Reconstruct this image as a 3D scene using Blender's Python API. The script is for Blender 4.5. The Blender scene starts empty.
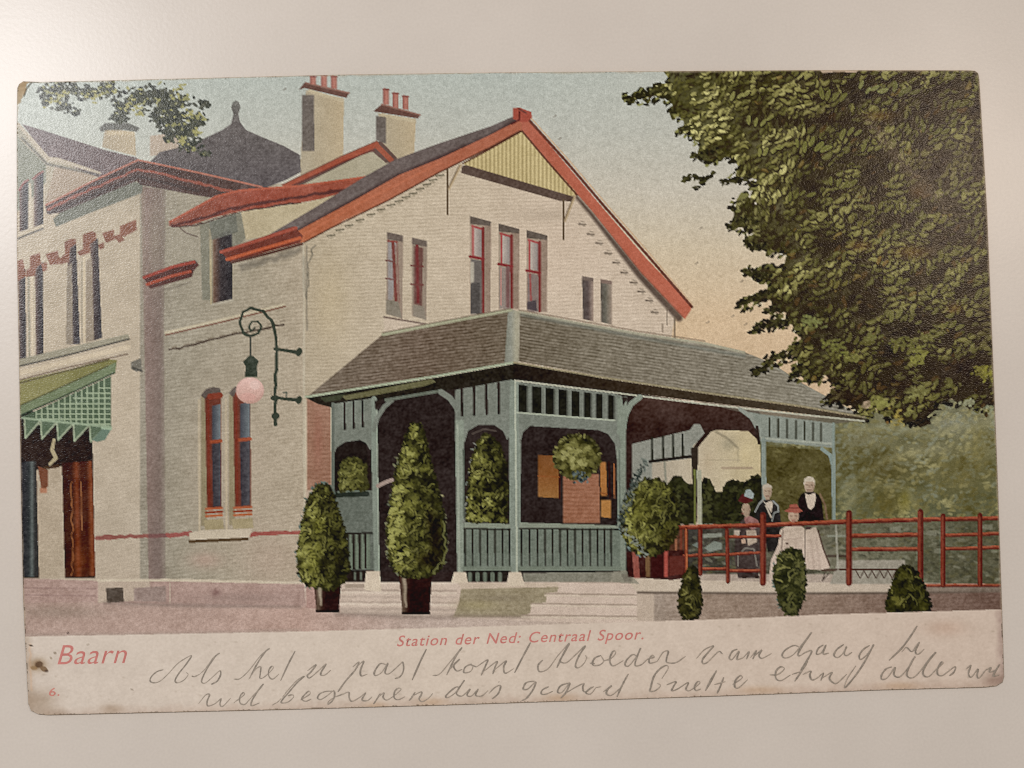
import bpy, bmesh, math
import numpy as np
from mathutils import Matrix, Vector

scene = bpy.context.scene

# ------------------------------------------------------------------ camera, world, lamps, exposure
RX, RY = 1024, 768
FPX = 2000.0                       # focal length in pixels
ZT = 0.00056                       # height of the card's printed face above the table
rv = np.array([-0.0436, 0.0572, 0.0249]); tv = np.array([0.0002, -0.0003, -0.2879])
th = np.linalg.norm(rv); k = rv / th
KX = np.array([[0, -k[2], k[1]], [k[2], 0, -k[0]], [-k[1], k[0], 0]])
ROT = np.eye(3) + math.sin(th) * KX + (1 - math.cos(th)) * KX @ KX   # card to camera
CAMLOC = -ROT.T @ tv + np.array([0, 0, ZT])
cam_d = bpy.data.cameras.new('camera'); cam = bpy.data.objects.new('camera', cam_d)
scene.collection.objects.link(cam); scene.camera = cam
m4 = Matrix([list(ROT.T[i]) + [CAMLOC[i]] for i in range(3)] + [[0, 0, 0, 1]])
cam.matrix_world = m4
cam_d.sensor_width = 36.0; cam_d.lens = FPX / RX * 36.0
cam_d.clip_start = 0.01; cam_d.clip_end = 50

world = bpy.data.worlds.new('World'); scene.world = world; world.use_nodes = True
bg = world.node_tree.nodes['Background']
bg.inputs['Color'].default_value = (1.0, 0.92, 0.86, 1); bg.inputs['Strength'].default_value = 0.215


def area(name, loc, target, sx, sy, power, col):
    d = bpy.data.lights.new(name, 'AREA'); d.shape = 'RECTANGLE'; d.size = sx; d.size_y = sy
    d.energy = power; d.color = col
    o = bpy.data.objects.new(name, d); scene.collection.objects.link(o)
    o.location = loc
    o.rotation_euler = (Vector(target) - Vector(loc)).to_track_quat('-Z', 'Y').to_euler()
    return o


area('ceiling_lamp', (-0.203, 0.152, 0.62), (-.03, 0.02, 0), 0.12, 0.09, 2.2, (0.985, 0.98, 0.985))
area('room_lamp', (0.262, 0.122, 0.66), (.03, .02, 0), 0.05, 0.04, .58, (1.0, 0.80, 0.62))

scene.view_settings.view_transform = 'Standard'; scene.view_settings.look = 'None'
scene.view_settings.exposure = 0.06; scene.view_settings.gamma = 1.0
scene.render.engine = 'CYCLES'
scene.cycles.use_denoising = False
scene.cycles.max_bounces = 4
scene.cycles.filter_width = 1.2
KLIGHT = np.array([0.692, 0.652, 0.628])   # what a white sheet would return in this light
SHEEN = np.array([0.010, 0.009, 0.008])   # what the varnish alone returns


def card_xy(px, py):
    """point of the card's plane that the given picture point shows (metres)"""
    px = np.asarray(px, float); py = np.asarray(py, float)
    d = np.stack([(px - RX / 2) / FPX, -(py - RY / 2) / FPX, -np.ones_like(px)], -1) @ ROT
    t = (ZT - CAMLOC[2]) / d[..., 2]
    return CAMLOC[0] + d[..., 0] * t, CAMLOC[1] + d[..., 1] * t


def lin(c):
    c = np.clip(np.asarray(c, float) / 255.0, 0, 1)
    return np.where(c <= 0.04045, c / 12.92, ((c + 0.055) / 1.055) ** 2.4)


def albedo(c):
    return np.clip((lin(dull(c)) - SHEEN) / KLIGHT, 0.004, 0.95)


def dull(c):
    """the inks of an old card: a little greyer, darker and yellower than fresh ones"""
    c = np.asarray(c, float); l = c.mean(-1, keepdims=True)
    return (l + .86 * (c - l)) * np.array([.945, .94, .935]) - 8.0


#@@PAINT
# ------------------------------------------------------------------ the print: inks laid out on the card
X0, Y0, X1, Y1, S = 6, 60, 1016, 724, 2
CW, CH = (X1 - X0) * S, (Y1 - Y0) * S
cv = np.zeros((CH, CW, 3), np.float32); pid = np.zeros((CH, CW), np.int16)
rng = np.random.default_rng(7)
_lat = {}


def vnoise(X, Y, sc, seed=0):
    """smooth value noise, features about sc picture points wide, range -1..1"""
    if seed not in _lat:
        _lat[seed] = np.random.default_rng(1000 + seed).uniform(-1, 1, (256, 256)).astype(np.float32)
    G = _lat[seed]
    x = X / sc; y = Y / sc
    xi = np.floor(x).astype(int); yi = np.floor(y).astype(int)
    fx = x - xi; fy = y - yi
    fx = fx * fx * (3 - 2 * fx); fy = fy * fy * (3 - 2 * fy)
    a = G[yi & 255, xi & 255]; b = G[yi & 255, (xi + 1) & 255]
    c = G[(yi + 1) & 255, xi & 255]; d = G[(yi + 1) & 255, (xi + 1) & 255]
    return (a * (1 - fx) + b * fx) * (1 - fy) + (c * (1 - fx) + d * fx) * fy


PARTS = {}      # id -> dict(name, parent, label)


def part(name, parent=0, label=None):
    i = len(PARTS) + 1
    PARTS[i] = dict(name=name, parent=parent, label=label)
    return i


def box_of(x0, y0, x1, y1):
    i0 = max(0, int((x0 - X0) * S)); i1 = min(CW, int((x1 - X0) * S) + 2)
    j0 = max(0, int((y0 - Y0) * S)); j1 = min(CH, int((y1 - Y0) * S) + 2)
    if i1 <= i0 or j1 <= j0: return None
    xs = X0 + (np.arange(i0, i1) + 0.5) / S; ys = Y0 + (np.arange(j0, j1) + 0.5) / S
    X, Y = np.meshgrid(xs, ys)
    return (slice(j0, j1), slice(i0, i1)), X, Y


def inside(pts, X, Y):
    m = np.zeros(X.shape, bool); n = len(pts)
    for i in range(n):
        xa, ya = pts[i]; xb, yb = pts[(i + 1) % n]
        if ya == yb: continue
        c = (Y >= min(ya, yb)) & (Y < max(ya, yb))
        m ^= c & (X < xa + (Y - ya) * (xb - xa) / (yb - ya))
    return m


def put(sl, m, X, Y, col, i=None, a=1.0, g=4.0, mo=4.0, keep=None):
    """lay a colour down: g = fine litho grain, mo = soft mottling"""
    if keep is not None: m = m & np.isin(pid[sl], keep)
    if not m.any(): return
    xs = X[m]; ys = Y[m]
    c = col(xs, ys) if callable(col) else np.broadcast_to(np.asarray(col, np.float32), (xs.size, 3))
    c = np.array(c, np.float32)
    if g or mo:
        n = g * 1.2 * vnoise(xs + .4 * ys, ys, 1.5, 3) + g * 1.1 * vnoise(xs + .5 * ys, ys * 1.2, 2.5, 4) + mo * vnoise(xs, ys, 11, 5) + mo * 0.6 * vnoise(xs, ys, 37, 6)
        c = c + n[:, None]
    if np.isscalar(a): aa = a
    else: aa = a[m][:, None]
    v = cv[sl]; v[m] = v[m] * (1 - aa) + c * aa
    if i is not None: pid[sl][m] = i


def F(pts, col, i=None, **kw):
    xs = [p[0] for p in pts]; ys = [p[1] for p in pts]
    b = box_of(min(xs) - 1, min(ys) - 1, max(xs) + 1, max(ys) + 1)
    if b: put(b[0], inside(pts, b[1], b[2]), b[1], b[2], col, i, **kw)


def L(pts, w, col, i=None, soft=0.0, wig=0.0, **kw):
    """a line through pts, w wide (w may be one width per point)"""
    ws = [w] * len(pts) if np.isscalar(w) else list(w)
    xs = [p[0] for p in pts]; ys = [p[1] for p in pts]; mw = max(ws) + soft + 2
    b = box_of(min(xs) - mw, min(ys) - mw, max(xs) + mw, max(ys) + mw)
    if not b: return
    sl, X, Y = b
    if wig: X_, Y_ = X + wig * vnoise(X, Y, 5, 8), Y + wig * vnoise(X, Y, 5, 9)
    else: X_, Y_ = X, Y
    best = np.full(X.shape, 1e9)
    for q in range(len(pts) - 1):
        (xa, ya), (xb, yb) = pts[q], pts[q + 1]
        dx, dy = xb - xa, yb - ya; l2 = dx * dx + dy * dy + 1e-9
        t = np.clip(((X_ - xa) * dx + (Y_ - ya) * dy) / l2, 0, 1)
        d = np.hypot(X_ - xa - t * dx, Y_ - ya - t * dy) - (ws[q] + (ws[q + 1] - ws[q]) * t) / 2
        best = np.minimum(best, d)
    if soft:
        a = np.clip(0.5 - best / soft, 0, 1) * kw.pop('a', 1.0)
        put(sl, a > 0.02, X, Y, col, i, a=a.astype(np.float32), **kw)
    else:
        put(sl, best < 0, X, Y, col, i, **kw)


def D(x, y, rx, ry, ang, col, i=None, bend=0.0, **kw):
    r = max(rx, ry) + 1
    b = box_of(x - r, y - r, x + r, y + r)
    if not b: return
    sl, X, Y = b
    ca, sa = math.cos(ang), math.sin(ang)
    u = (X - x) * ca + (Y - y) * sa; v = -(X - x) * sa + (Y - y) * ca
    v = v - bend * u * u / max(rx, 1e-6)
    m = (u / rx) ** 2 + (v / ry) ** 2 < 1
    kw.setdefault('mo', 0); kw.setdefault('g', 3)
    put(sl, m, X, Y, col, i, **kw)


def B(x, y, rx, ry, col, a, keep=None, **kw):
    """soft tint"""
    b = box_of(x - rx * 2, y - ry * 2, x + rx * 2, y + ry * 2)
    if not b: return
    sl, X, Y = b
    al = (a * np.exp(-(((X - x) / rx) ** 2 + ((Y - y) / ry) ** 2) * 1.6)).astype(np.float32)
    kw.setdefault('mo', 0)
    put(sl, al > 0.01, X, Y, col, None, a=al, keep=keep, **kw)


def grad(stops, ax=(0, 1)):
    """colour running along a direction: stops = [(position, colour), ...]"""
    ps = [s[0] for s in stops]; cs = np.array([s[1] for s in stops], float)
    def f(X, Y):
        t = X * ax[0] + Y * ax[1]
        return np.stack([np.interp(t, ps, cs[:, q]) for q in range(3)], -1)
    return f


def courses(base, slope, per, amp, dark=1.0, seed=11):
    """brick or tile courses: fine lines of the given slope and spacing, broken up by noise"""
    def f(X, Y):
        c = np.array(base(X, Y), float) if callable(base) else np.tile(np.asarray(base, float), (X.size, 1))
        t = (Y - slope * X + 0.7 * vnoise(X, Y, 9, seed)) / per
        s = np.cos(2 * np.pi * t)
        s = s * (0.6 + 0.6 * vnoise(X / 2.2, Y, 2.2, seed + 1)) + 0.3 * vnoise(X / 1.6, Y * 2, 3.2, seed + 2)
        return c + amp * dark * s[:, None]
    return f


def mix(a, b, t):
    return tuple(a[q] + (b[q] - a[q]) * t for q in range(3))


# --- the card's own outline
OUT = [(28, 79.9), (60, 81.2 - 0.2), (100, 80.5), (200, 78), (340, 74.6), (490, 72.5), (640, 71.2), (800, 70.0), (968, 70.2), (975, 70.6), (978.3, 73), (979.3, 80), (987, 210),
       (992.4, 345), (998, 490), (1002, 610), (1004, 676), (1002.5, 682), (996, 686.0), (984, 687.3), (880, 690.0), (720, 696), (560, 701.2), (440, 705.2), (280, 709.6),
       (140, 712.8), (48, 715), (38, 714.2), (31, 711), (28.2, 704), (26, 660), (23, 600), (20.5, 480), (19.2, 380), (16.7, 250), (16.6, 130), (17.2, 88), (19, 84), (23, 81.2)]
OUT[0] = (40, 81.8); OUT[1] = (60, 81.4)


def up(y): return 0


# ================= paper margin
PAPER = grad([(0, (214, 197, 181)), (450, (215, 196, 177)), (1010, (212, 189, 170))], (1, 0))
id_margin = part('margin', 0, 'cream unprinted margin strip along the bottom of the card, worn and foxed')
F([(X0, Y0), (X1, Y0), (X1, Y1), (X0, Y1)], PAPER, None, g=3, mo=3)
F(OUT, PAPER, id_margin, g=3, mo=3)
# foxing along the edges
L([(24, 640), (27, 690), (32, 712), (60, 714)], 7, (150, 120, 92), soft=13, a=.5, keep=[id_margin])
L([(50, 716), (200, 711), (440, 704), (700, 697), (900, 689), (1000, 686)], 3, (176, 140, 118), soft=15, a=.5, keep=[id_margin], wig=2)
L([(1001, 612), (1002.5, 650), (1003, 684)], 5, (150, 118, 108), soft=9, a=.62, keep=[id_margin], wig=2)
B(996, 680, 16, 9, (140, 108, 92), .6, [id_margin]); B(945, 628, 26, 10, (190, 150, 125), .4, [id_margin])
B(40, 700, 20, 13, (150, 122, 95), .5, [id_margin]); B(112, 709, 14, 6, (160, 130, 102), .5, [id_margin])
for x, y, r in [(432, 702, 12), (900, 686, 16), (760, 690, 20), (376, 706, 10), (560, 698, 14)]:
    B(x, y, r * 1.4, 5, (188, 146, 105), .4, [id_margin])
L([(30, 645), (31, 690)], 1.6, (212, 176, 145), soft=2, a=.8, keep=[id_margin], wig=1)
for q in range(150):     # small specks in the paper
    x, y = rng.uniform(30, 1000), rng.uniform(618, 708)
    B(x, y, rng.uniform(.8, 2.6), rng.uniform(.6, 1.1), (165, 146, 124), rng.uniform(.12, .45), [id_margin])

margin_cv, margin_id = cv.copy(), pid.copy()
# ================= printed picture: bottom edge of the picture
PB = [(23, 636.5), (140, 634.5), (300, 631.5), (440, 627.8), (560, 624), (640, 622), (645, 622), (700, 620), (800, 616), (820, 614.6), (1003, 609.5)]
PIC = [(14, 60), (1010, 60), (1010, 609.4)] + PB[::-1] + [(10, 636.5)]
b = box_of(X0, Y0, X1, Y1); full, GX, GY = b
picm = inside(PIC, GX, GY) & (pid > 0)
id_sky = part('printed_sky', 0, 'grey blue printed sky turning peach towards the horizon')
SKY = grad([(60, (182, 189, 180)), (130, (190, 190, 178)), (190, (203, 194, 176)), (250, (212, 194, 165)), (320, (218, 189, 152)), (420, (214, 182, 146))])


def skycol(X, Y):
    c = SKY(X, Y)
    t = np.clip((X - 520) / 260, 0, 1)[:, None] * np.clip(1 - (Y - 60) / 190, 0, 1)[:, None]
    c = c * (1 - .55 * t) + np.array([200, 194, 178]) * .55 * t
    t = np.clip((330 - X) / 300, 0, 1)[:, None]
    c = c * (1 - .5 * t) + np.array([184, 190, 180]) * .5 * t
    c += 4.5 * (vnoise(X, Y, 1.5, 21) + vnoise(X, Y, 3, 22))[:, None]
    return c


put(full, picm, GX, GY, skycol, id_sky, g=4.0, mo=1.5)
for x, y in [(555, 116), (560, 138.5), (701, 228), (697, 263), (742, 281), (733, 316), (708, 322), (285, 89), (746, 324)]:
    L([(x - 1.4, y + 1), (x + 1.2, y - .8)], 1.0, (110, 98, 84), a=.7)

# ================= far shrubbery on the right and the grove beyond the veranda
id_shrub = part('shrubbery', 0, 'blurred olive and blue green shrubs printed behind the terrace')
SH = [(755, 440), (775, 424), (800, 418), (840, 418), (870, 412), (940, 400), (1010, 395), (1010, 590), (660, 590), (660, 470), (700, 470)]
F(SH, grad([(395, (128, 126, 98)), (470, (112, 108, 72)), (530, (104, 106, 80)), (590, (112, 112, 92))]), id_shrub, mo=10)
for q in range(2600):
    x, y = rng.uniform(765, 1003), rng.uniform(404, 586)
    if y < 418 + (900 - x) * .1 and x < 900: continue
    n = vnoise(np.array([x]), np.array([y]), 22, 31)[0] + .5 * vnoise(np.array([x]), np.array([y]), 9, 32)[0]
    if y > 522: c = [(98, 104, 88), (132, 138, 120), (74, 78, 62)][rng.integers(3)]
    else: c = mix((88, 80, 40), (182, 174, 122), np.clip(.5 + .62 * n + rng.uniform(-.22, .22), 0, 1))
    if rng.random() < .3 and y < 500: c = mix(c, (142, 150, 136), .75)
    D(x, y, rng.uniform(1.4, 4.6), rng.uniform(.8, 2.0), rng.uniform(-1.2, .5), c, a=.6, keep=[id_shrub])
# rounded bush behind the fence and lit crests of the shrubs
for (x, y, rx, ry, c, a) in [(888, 503, 24, 20, (104, 92, 44), .65), (905, 500, 8, 14, (134, 124, 54), .6), (885, 468, 40, 22, (98, 86, 46), .5), (800, 480, 32, 28, (92, 82, 42), .45),
                             (962, 472, 30, 30, (112, 100, 52), .4), (952, 425, 34, 12, (148, 148, 130), .5), (862, 440, 22, 14, (150, 144, 112), .45), (980, 440, 14, 26, (138, 126, 72), .4),
                             (930, 448, 30, 10, (150, 146, 118), .4), (850, 500, 12, 26, (142, 142, 112), .5)]:
    B(x, y, rx, ry, c, a, [id_shrub], g=7)
for pts, w in [([(848, 505), (856, 495), (872, 487), (890, 485), (908, 490), (914, 500)], 3), ([(842, 492), (862, 474), (886, 460), (912, 452), (936, 452)], 3), ([(852, 430), (890, 428), (930, 436), (955, 428), (990, 424)], 4)]:
    L(pts, w, (156, 150, 108), soft=6, a=.55, keep=[id_shrub], wig=2)

# ================= ground
id_ground = part('gravel_yard', 0, 'pinkish grey gravel yard printed at the foot of the station')
GR = [(14, 598), (330, 604), (520, 612), (640, 618), (645, 623)] + PB[5::-1] + [(10, 640)]
F(GR, grad([(20, (178, 150, 136)), (200, (190, 161, 147)), (300, (192, 160, 145)), (420, (190, 168, 154)), (640, (204, 184, 166))], (1, 0)), id_ground, g=7, mo=6)
B(60, 612, 60, 8, (150, 132, 116), .5, [id_ground]); B(210, 605, 90, 4, (140, 122, 112), .5, [id_ground]); B(520, 614, 70, 5, (150, 134, 118), .6, [id_ground]); B(400, 614, 60, 5, (158, 138, 124), .5, [id_ground])
L([(14, 635.5), (140, 634), (300, 630.5)], 2, (172, 152, 138), soft=4, a=.7, keep=[id_ground])

# ================= the station building
id_house = part('station_building', 0, 'cream brick station building with red trimmed gables')
# gable wall facing the front
FAC = [(304, 242), (330, 226), (388, 199), (440, 171), (490, 146), (522, 128), (560, 170), (600, 220), (640, 272), (675, 316), (670, 345), (760, 380), (760, 600), (302, 600)]
facade = grad([(300, (182, 166, 140)), (360, (196, 179, 153)), (470, (203, 185, 160)), (560, (208, 188, 165)), (680, (206, 186, 163))], (1, 0))
F(FAC, courses(facade, -.03, 3.6, 11), id_house, g=4.5, mo=4)
B(530, 260, 90, 60, (216, 192, 168), .4, [id_house]); B(330, 300, 24, 60, (198, 178, 140), .5, [id_house])
B(545, 215, 40, 8, (176, 158, 136), .45, [id_house])
# roof of the far left wing, its little gable and wall
SIDE1 = [(14, 120), (20, 125), (50, 160), (100, 172), (140, 182), (143, 190), (148, 600), (10, 600)]
F(SIDE1, courses(grad([(130, (160, 152, 130)), (215, (190, 174, 150)), (400, (194, 177, 153)), (520, (190, 174, 152)), (600, (190, 172, 150))]), -.22, 4.4, 4), id_house, g=4, mo=5)
F([(14, 128), (20, 140), (46, 165), (46, 182), (30, 200), (14, 215)], (136, 136, 118), id_house, mo=5)
F([(55, 166), (98, 174), (70, 196), (44, 208)], (172, 152, 130), id_house)
id_r = part('roof', id_house, 'mauve slate roof of the left wing')
F([(22, 124), (42, 130), (105, 150), (138, 158), (132, 163), (100, 178), (80, 170), (55, 159), (48, 158)], courses((122, 106, 104), .2, 3, 8), id_r, g=9, mo=7)
L([(18, 124), (48, 159), (58, 160), (100, 173)], [3.2, 4.5, 4.5, 2.5], (186, 172, 150), id_house)
L([(22, 138), (47, 164), (98, 175)], 2, (100, 96, 88), a=.8, soft=2)
# pilaster and the recessed block beside it
REC = [(140, 184), (225, 196), (262, 186), (345, 176), (400, 165), (420, 178), (300, 240), (304, 242), (304, 602), (140, 602)]
recess = grad([(145, (158, 148, 130)), (180, (164, 154, 134)), (240, (172, 160, 138)), (304, (182, 166, 142))], (1, 0))
F(REC, courses(recess, -.12, 3.8, 9), id_house, g=6.5, mo=5)
B(235, 470, 60, 110, (188, 166, 144), .45, [id_house]); B(270, 560, 40, 40, (192, 164, 146), .4, [id_house]); B(205, 560, 20, 10, (188, 150, 134), .5, [id_house])
id_pil = part('pilaster', id_house)
F([(140, 186), (166, 190), (164, 330), (166, 600), (149, 600), (145, 380), (141, 190)], grad([(140, (158, 142, 124)), (147, (144, 122, 112)), (160, (136, 118, 108)), (166, (150, 138, 122))], (1, 0)), id_pil, g=7, mo=5)
B(155, 240, 10, 60, (152, 140, 122), .6, [id_pil]); B(156, 560, 8, 60, (128, 110, 102), .6, [id_pil])
# chimneys
def chimney(capL, capR, capt, face, side, pots, cap_c=(112, 80, 70)):
    i = part('chimney', id_house)
    F(face, grad([(face[0][0], (178, 164, 138)), (face[1][0], (192, 172, 138))], (1, 0)), i, mo=4)
    F(side, (116, 106, 98), i, g=8)
    F(capt, cap_c, i, g=5)
    L([(capt[4][0] + 5, capt[4][1] + 3), (capt[3][0] - 4, capt[3][1] + 2.5)], 3.2, (196, 180, 148), i)
    L([capL, capR], 1.6, (150, 110, 96), i)
    for (x, y0, y1) in pots:
        F([(x - 2.7, y0), (x + 2.7, y0 + .6), (x + 3.2, y1), (x - 3.2, y1 - 1)], grad([(x - 3, (150, 92, 82)), (x, (188, 124, 108)), (x + 3, (166, 112, 98))], (1, 0)), i)
        L([(x - 3, y0 + 1.2), (x + 3, y0 + 1.7)], 1.6, (140, 84, 76), i)
    return i
i = part('chimney', id_house)
F([(105, 128), (135, 132), (136, 156), (120, 152), (102, 147)], grad([(102, (176, 160, 134)), (136, (190, 172, 142))], (1, 0)), i)
F([(99, 128), (105, 123), (128, 123), (140, 128), (137, 132), (125, 130), (108, 130), (101, 132)], (112, 110, 102), i)
F([(108, 131), (134, 132), (134, 135), (106, 135)], (196, 178, 146), i)
i = part('chimney', id_house); F([(150, 136), (178, 132), (180, 154), (150, 156)], (186, 168, 148), i)
chimney((306, 83), (349, 93), [(298.6, 90), (305, 82), (349, 93), (346.5, 98), (304.5, 88)], [(306, 90), (344, 98.5), (343, 168), (340, 178), (300, 186), (301, 150)], [(302, 95), (314, 95), (314.5, 151), (302, 151)],
        [(313, 75, 85), (324, 74, 87), (334, 75, 89)])
chimney((382, 104.5), (420, 115), [(372.8, 111.5), (382, 104), (420.5, 114.5), (418, 118.5), (377, 112)], [(378, 113), (416, 119), (414, 156), (396, 166), (382, 148)], [(376, 116), (386, 117), (386, 144), (376, 140)],
        [(386, 88, 105), (395.5, 92, 108), (405.5, 95, 110)])
# pyramid roof with finial
id_r = part('roof', id_house, 'dark slate pyramid roof with a ball finial')
PYR = [(150, 162), (160, 152), (185, 146), (205, 138), (222, 130), (231, 124), (233.5, 114), (231, 107), (233, 102), (236, 100.5), (239, 102), (240.5, 107), (238.5, 114), (240, 122), (246, 130), (262, 137), (284, 146), (300, 155), (301, 172), (286, 180), (263, 189), (200, 176), (160, 166)]
F(PYR, courses(grad([(100, (116, 114, 106)), (125, (112, 104, 100)), (190, (100, 92, 92))]), .0, 3, 4), id_r, g=9, mo=6)
# second gable behind the main one
id_g = part('bargeboard', id_house, 'red bargeboards of the small rear gable')
F([(372, 150), (300, 184), (345, 181), (385, 174), (402, 164), (385, 150)], (178, 168, 142), id_house)
F([(376, 141), (382, 142), (397, 158), (394, 163), (386, 163), (373, 152), (368, 152), (300, 186), (283, 188), (300, 178)], (108, 84, 76), id_g)
L([(285, 186), (340, 159.5), (376, 144.5)], [4, 6, 6], (170, 88, 66), id_g); L([(377, 146), (392, 161)], 5, (166, 90, 68), id_g)
L([(290, 187), (345, 161), (374, 150)], 1.2, (120, 60, 52), id_g); L([(282, 185), (340, 157), (377, 141)], 1.2, (136, 92, 76), id_g)
# eaves of the left wing: dark fascia with red lines
id_e = part('eave', id_house, 'dark pitched eave with thin red edging on the left wing')
F([(53, 219), (56, 227), (90, 213), (142, 193), (143, 183), (120, 180), (75, 200)], (124, 124, 110), id_e, g=8)
F([(45, 205), (92, 181), (137, 159), (142, 160), (200, 172), (262, 187), (258, 192), (222, 199), (200, 196), (141, 185), (137, 181), (100, 196), (60, 213), (47, 214)], (96, 76, 70), id_e, g=10, mo=6)
L([(46, 205), (92, 181.5), (138, 160), (200, 173), (262, 187)], 1.8, (182, 118, 98), id_e)
L([(48, 209), (94, 188), (138, 169), (198, 183), (236, 193)], 2.6, (156, 92, 76), id_e, wig=1)
L([(50, 213), (96, 194), (138, 176), (198, 191)], 3, (84, 70, 66), id_e)
# middle red eave above the recessed block
id_e = part('eave', id_house, 'brick red eave over the recessed wall')
F([(169, 222), (200, 205), (222, 194), (240, 190), (300, 186), (340, 180.5), (386, 174), (352, 193), (310, 201), (262, 208), (241, 211), (216, 217), (192, 225), (176, 227), (169, 226)],
  grad([(170, (150, 92, 76)), (260, (160, 82, 64)), (380, (164, 90, 70))], (1, 0)), id_e, g=7, mo=6)
L([(170, 222), (216, 196.5), (240, 190.5), (300, 186), (345, 180), (384, 174.5)], 2.2, (184, 98, 74), id_e)
L([(172, 226), (196, 220), (230, 209), (262, 203), (310, 195), (345, 190)], 3, (104, 62, 56), id_e, wig=1)
L([(176, 227.5), (196, 225.5), (240, 212), (300, 202.5)], 1.8, (92, 70, 62), id_e, wig=1)
# wall and window under it
F([(200, 225), (241, 212), (246, 232), (246, 238), (233, 252), (232, 300), (202, 300)], (138, 134, 116), id_house, g=7)
F([(241, 212), (310, 202), (345, 192), (330, 203), (270, 235), (246, 240)], (190, 174, 140), id_house, g=5)
F([(172, 228), (198, 226), (200, 262), (172, 270)], (164, 154, 134), id_house, g=6)
L([(180, 228), (186, 233), (198, 237)], 1.2, (110, 92, 82), id_house)
id_w = part('window', id_house, 'narrow dark upper window between the red eaves')
F([(209, 228), (215, 236), (215, 304), (210, 305)], (158, 148, 124), id_house); L([(210.5, 240), (211, 304)], 1.2, (188, 172, 134), id_house)
F([(213, 238), (224, 232), (232, 230), (232.5, 299), (219, 304), (213, 304)], grad([(213, (134, 104, 84)), (217, (98, 78, 70)), (221, (70, 62, 62)), (233, (60, 56, 58))], (1, 0)), id_w, g=9)
L([(213, 304.5), (233, 300)], 2.2, (180, 170, 150), id_house)
F([(209, 222), (236, 214), (238, 232), (212, 240)], (118, 118, 106), id_house, a=.85, g=9)
# red gutters left and right of the window
id_e = part('gutter', id_house, 'short red gutter on the recessed wall')
F([(143, 276), (180, 263), (195, 260), (199, 265), (194, 271), (192, 277), (150, 289)], (96, 62, 56), id_e, g=6)
L([(144, 277.5), (172, 267), (194, 262)], 3, (166, 78, 64), id_e); L([(147, 284.5), (170, 276.5), (190, 271.5)], 3, (170, 82, 60), id_e)
L([(165, 290), (190, 282)], 2, (120, 110, 96), id_house, wig=1.5, a=.6, soft=2)
# slates and bargeboards of the main gable
id_r = part('roof', id_house, 'grey slate slope of the main gable')
F([(232, 252), (265, 237), (315, 207.5), (364, 177), (395, 159.5), (440, 143), (490, 126.5), (514, 116), (518, 124), (490, 139), (440, 161), (399, 180), (354, 203), (320, 222), (298, 234), (270, 243), (240, 256)],
  grad([(116, (112, 102, 96)), (180, (112, 98, 92)), (205, (122, 108, 102)), (225, (146, 134, 124)), (240, (104, 84, 76))], (.35, .85)), id_r, g=7, mo=5)
F([(232, 252), (265, 237), (315, 207.5), (364, 177), (395, 159.5), (440, 143), (490, 126.5), (514, 116), (518, 124), (490, 139), (440, 161), (399, 180), (354, 203), (320, 222), (298, 234), (270, 243), (240, 256)], (114, 101, 96), id_r, g=7, mo=5)
L([(280, 240), (330, 213), (364, 192)], 3, (148, 140, 132), id_r, soft=5, a=.8); L([(300, 230), (354, 200), (399, 176), (440, 158), (490, 137), (516, 121)], 4.5, (78, 58, 56), id_r, soft=4)
id_b = part('bargeboard', id_house, 'orange red bargeboards of the main gable, meeting at a block at the apex')
F([(294, 233), (354, 200.5), (399, 175), (440, 158.5), (490, 135), (517, 121), (524, 119), (522, 130), (490, 147), (440, 171.5), (388, 200), (345, 220), (330, 228), (306, 241.5), (300, 243)],
  grad([(300, (184, 104, 70)), (400, (182, 108, 80)), (520, (180, 105, 79))], (1, 0)), id_b, g=5, mo=4)
L([(304, 242.5), (330, 228.5), (388, 200.5), (440, 172), (490, 147.5), (520, 131)], 1.5, (100, 62, 48), id_b)
L([(300, 237), (354, 206), (440, 163)], 1.6, (206, 118, 84), id_b, a=.6, soft=2)
F([(521, 120), (529, 121), (565, 163), (602, 207), (645, 257), (691.5, 306), (691, 310), (685, 319), (681, 316), (640, 272), (592, 211), (556, 170), (522, 131)],
  grad([(520, (184, 102, 80)), (600, (194, 106, 82)), (690, (196, 108, 84))], (1, 0)), id_b, g=4, mo=3)
L([(529, 120), (565, 160), (604, 206), (648, 256), (692, 307)], 2.6, (112, 66, 54), id_b)
L([(531, 118), (567, 158), (608, 206), (650, 254), (692, 304)], 1.5, (206, 172, 136), id_sky, a=.9)
L([(524, 136), (556, 173), (592, 215), (640, 276), (679, 318)], [2, 2.5, 4, 6, 7], (92, 76, 66), id_house, soft=3, a=.9)
F([(513, 108), (519.5, 107.6), (531.5, 112), (532, 118), (527, 122), (521, 122), (513, 119)], (172, 84, 68), id_b)
L([(519.5, 112), (519, 120), (512, 124)], 1.6, (96, 44, 42), id_b); L([(519, 109), (526, 113)], 1.6, (118, 66, 58), id_b)
# red gutter end at the left eave
id_e = part('gutter', id_house, 'red double gutter under the left foot of the main gable')
F([(220, 251), (262, 237), (294, 226), (303, 236), (300, 243), (270, 251), (240, 260), (230, 262)], (120, 62, 50), id_e, g=6)
L([(221, 252), (262, 239), (296, 228)], 3.2, (168, 84, 66), id_e); L([(227, 259.5), (262, 249), (300, 238)], 3.2, (190, 94, 60), id_e)
L([(232, 262.5), (270, 253), (302, 244)], 2.6, (96, 66, 56), id_e); L([(243, 267), (275, 258), (300, 250)], 5, (112, 104, 92), id_house, soft=6, a=.7, wig=2)
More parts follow.
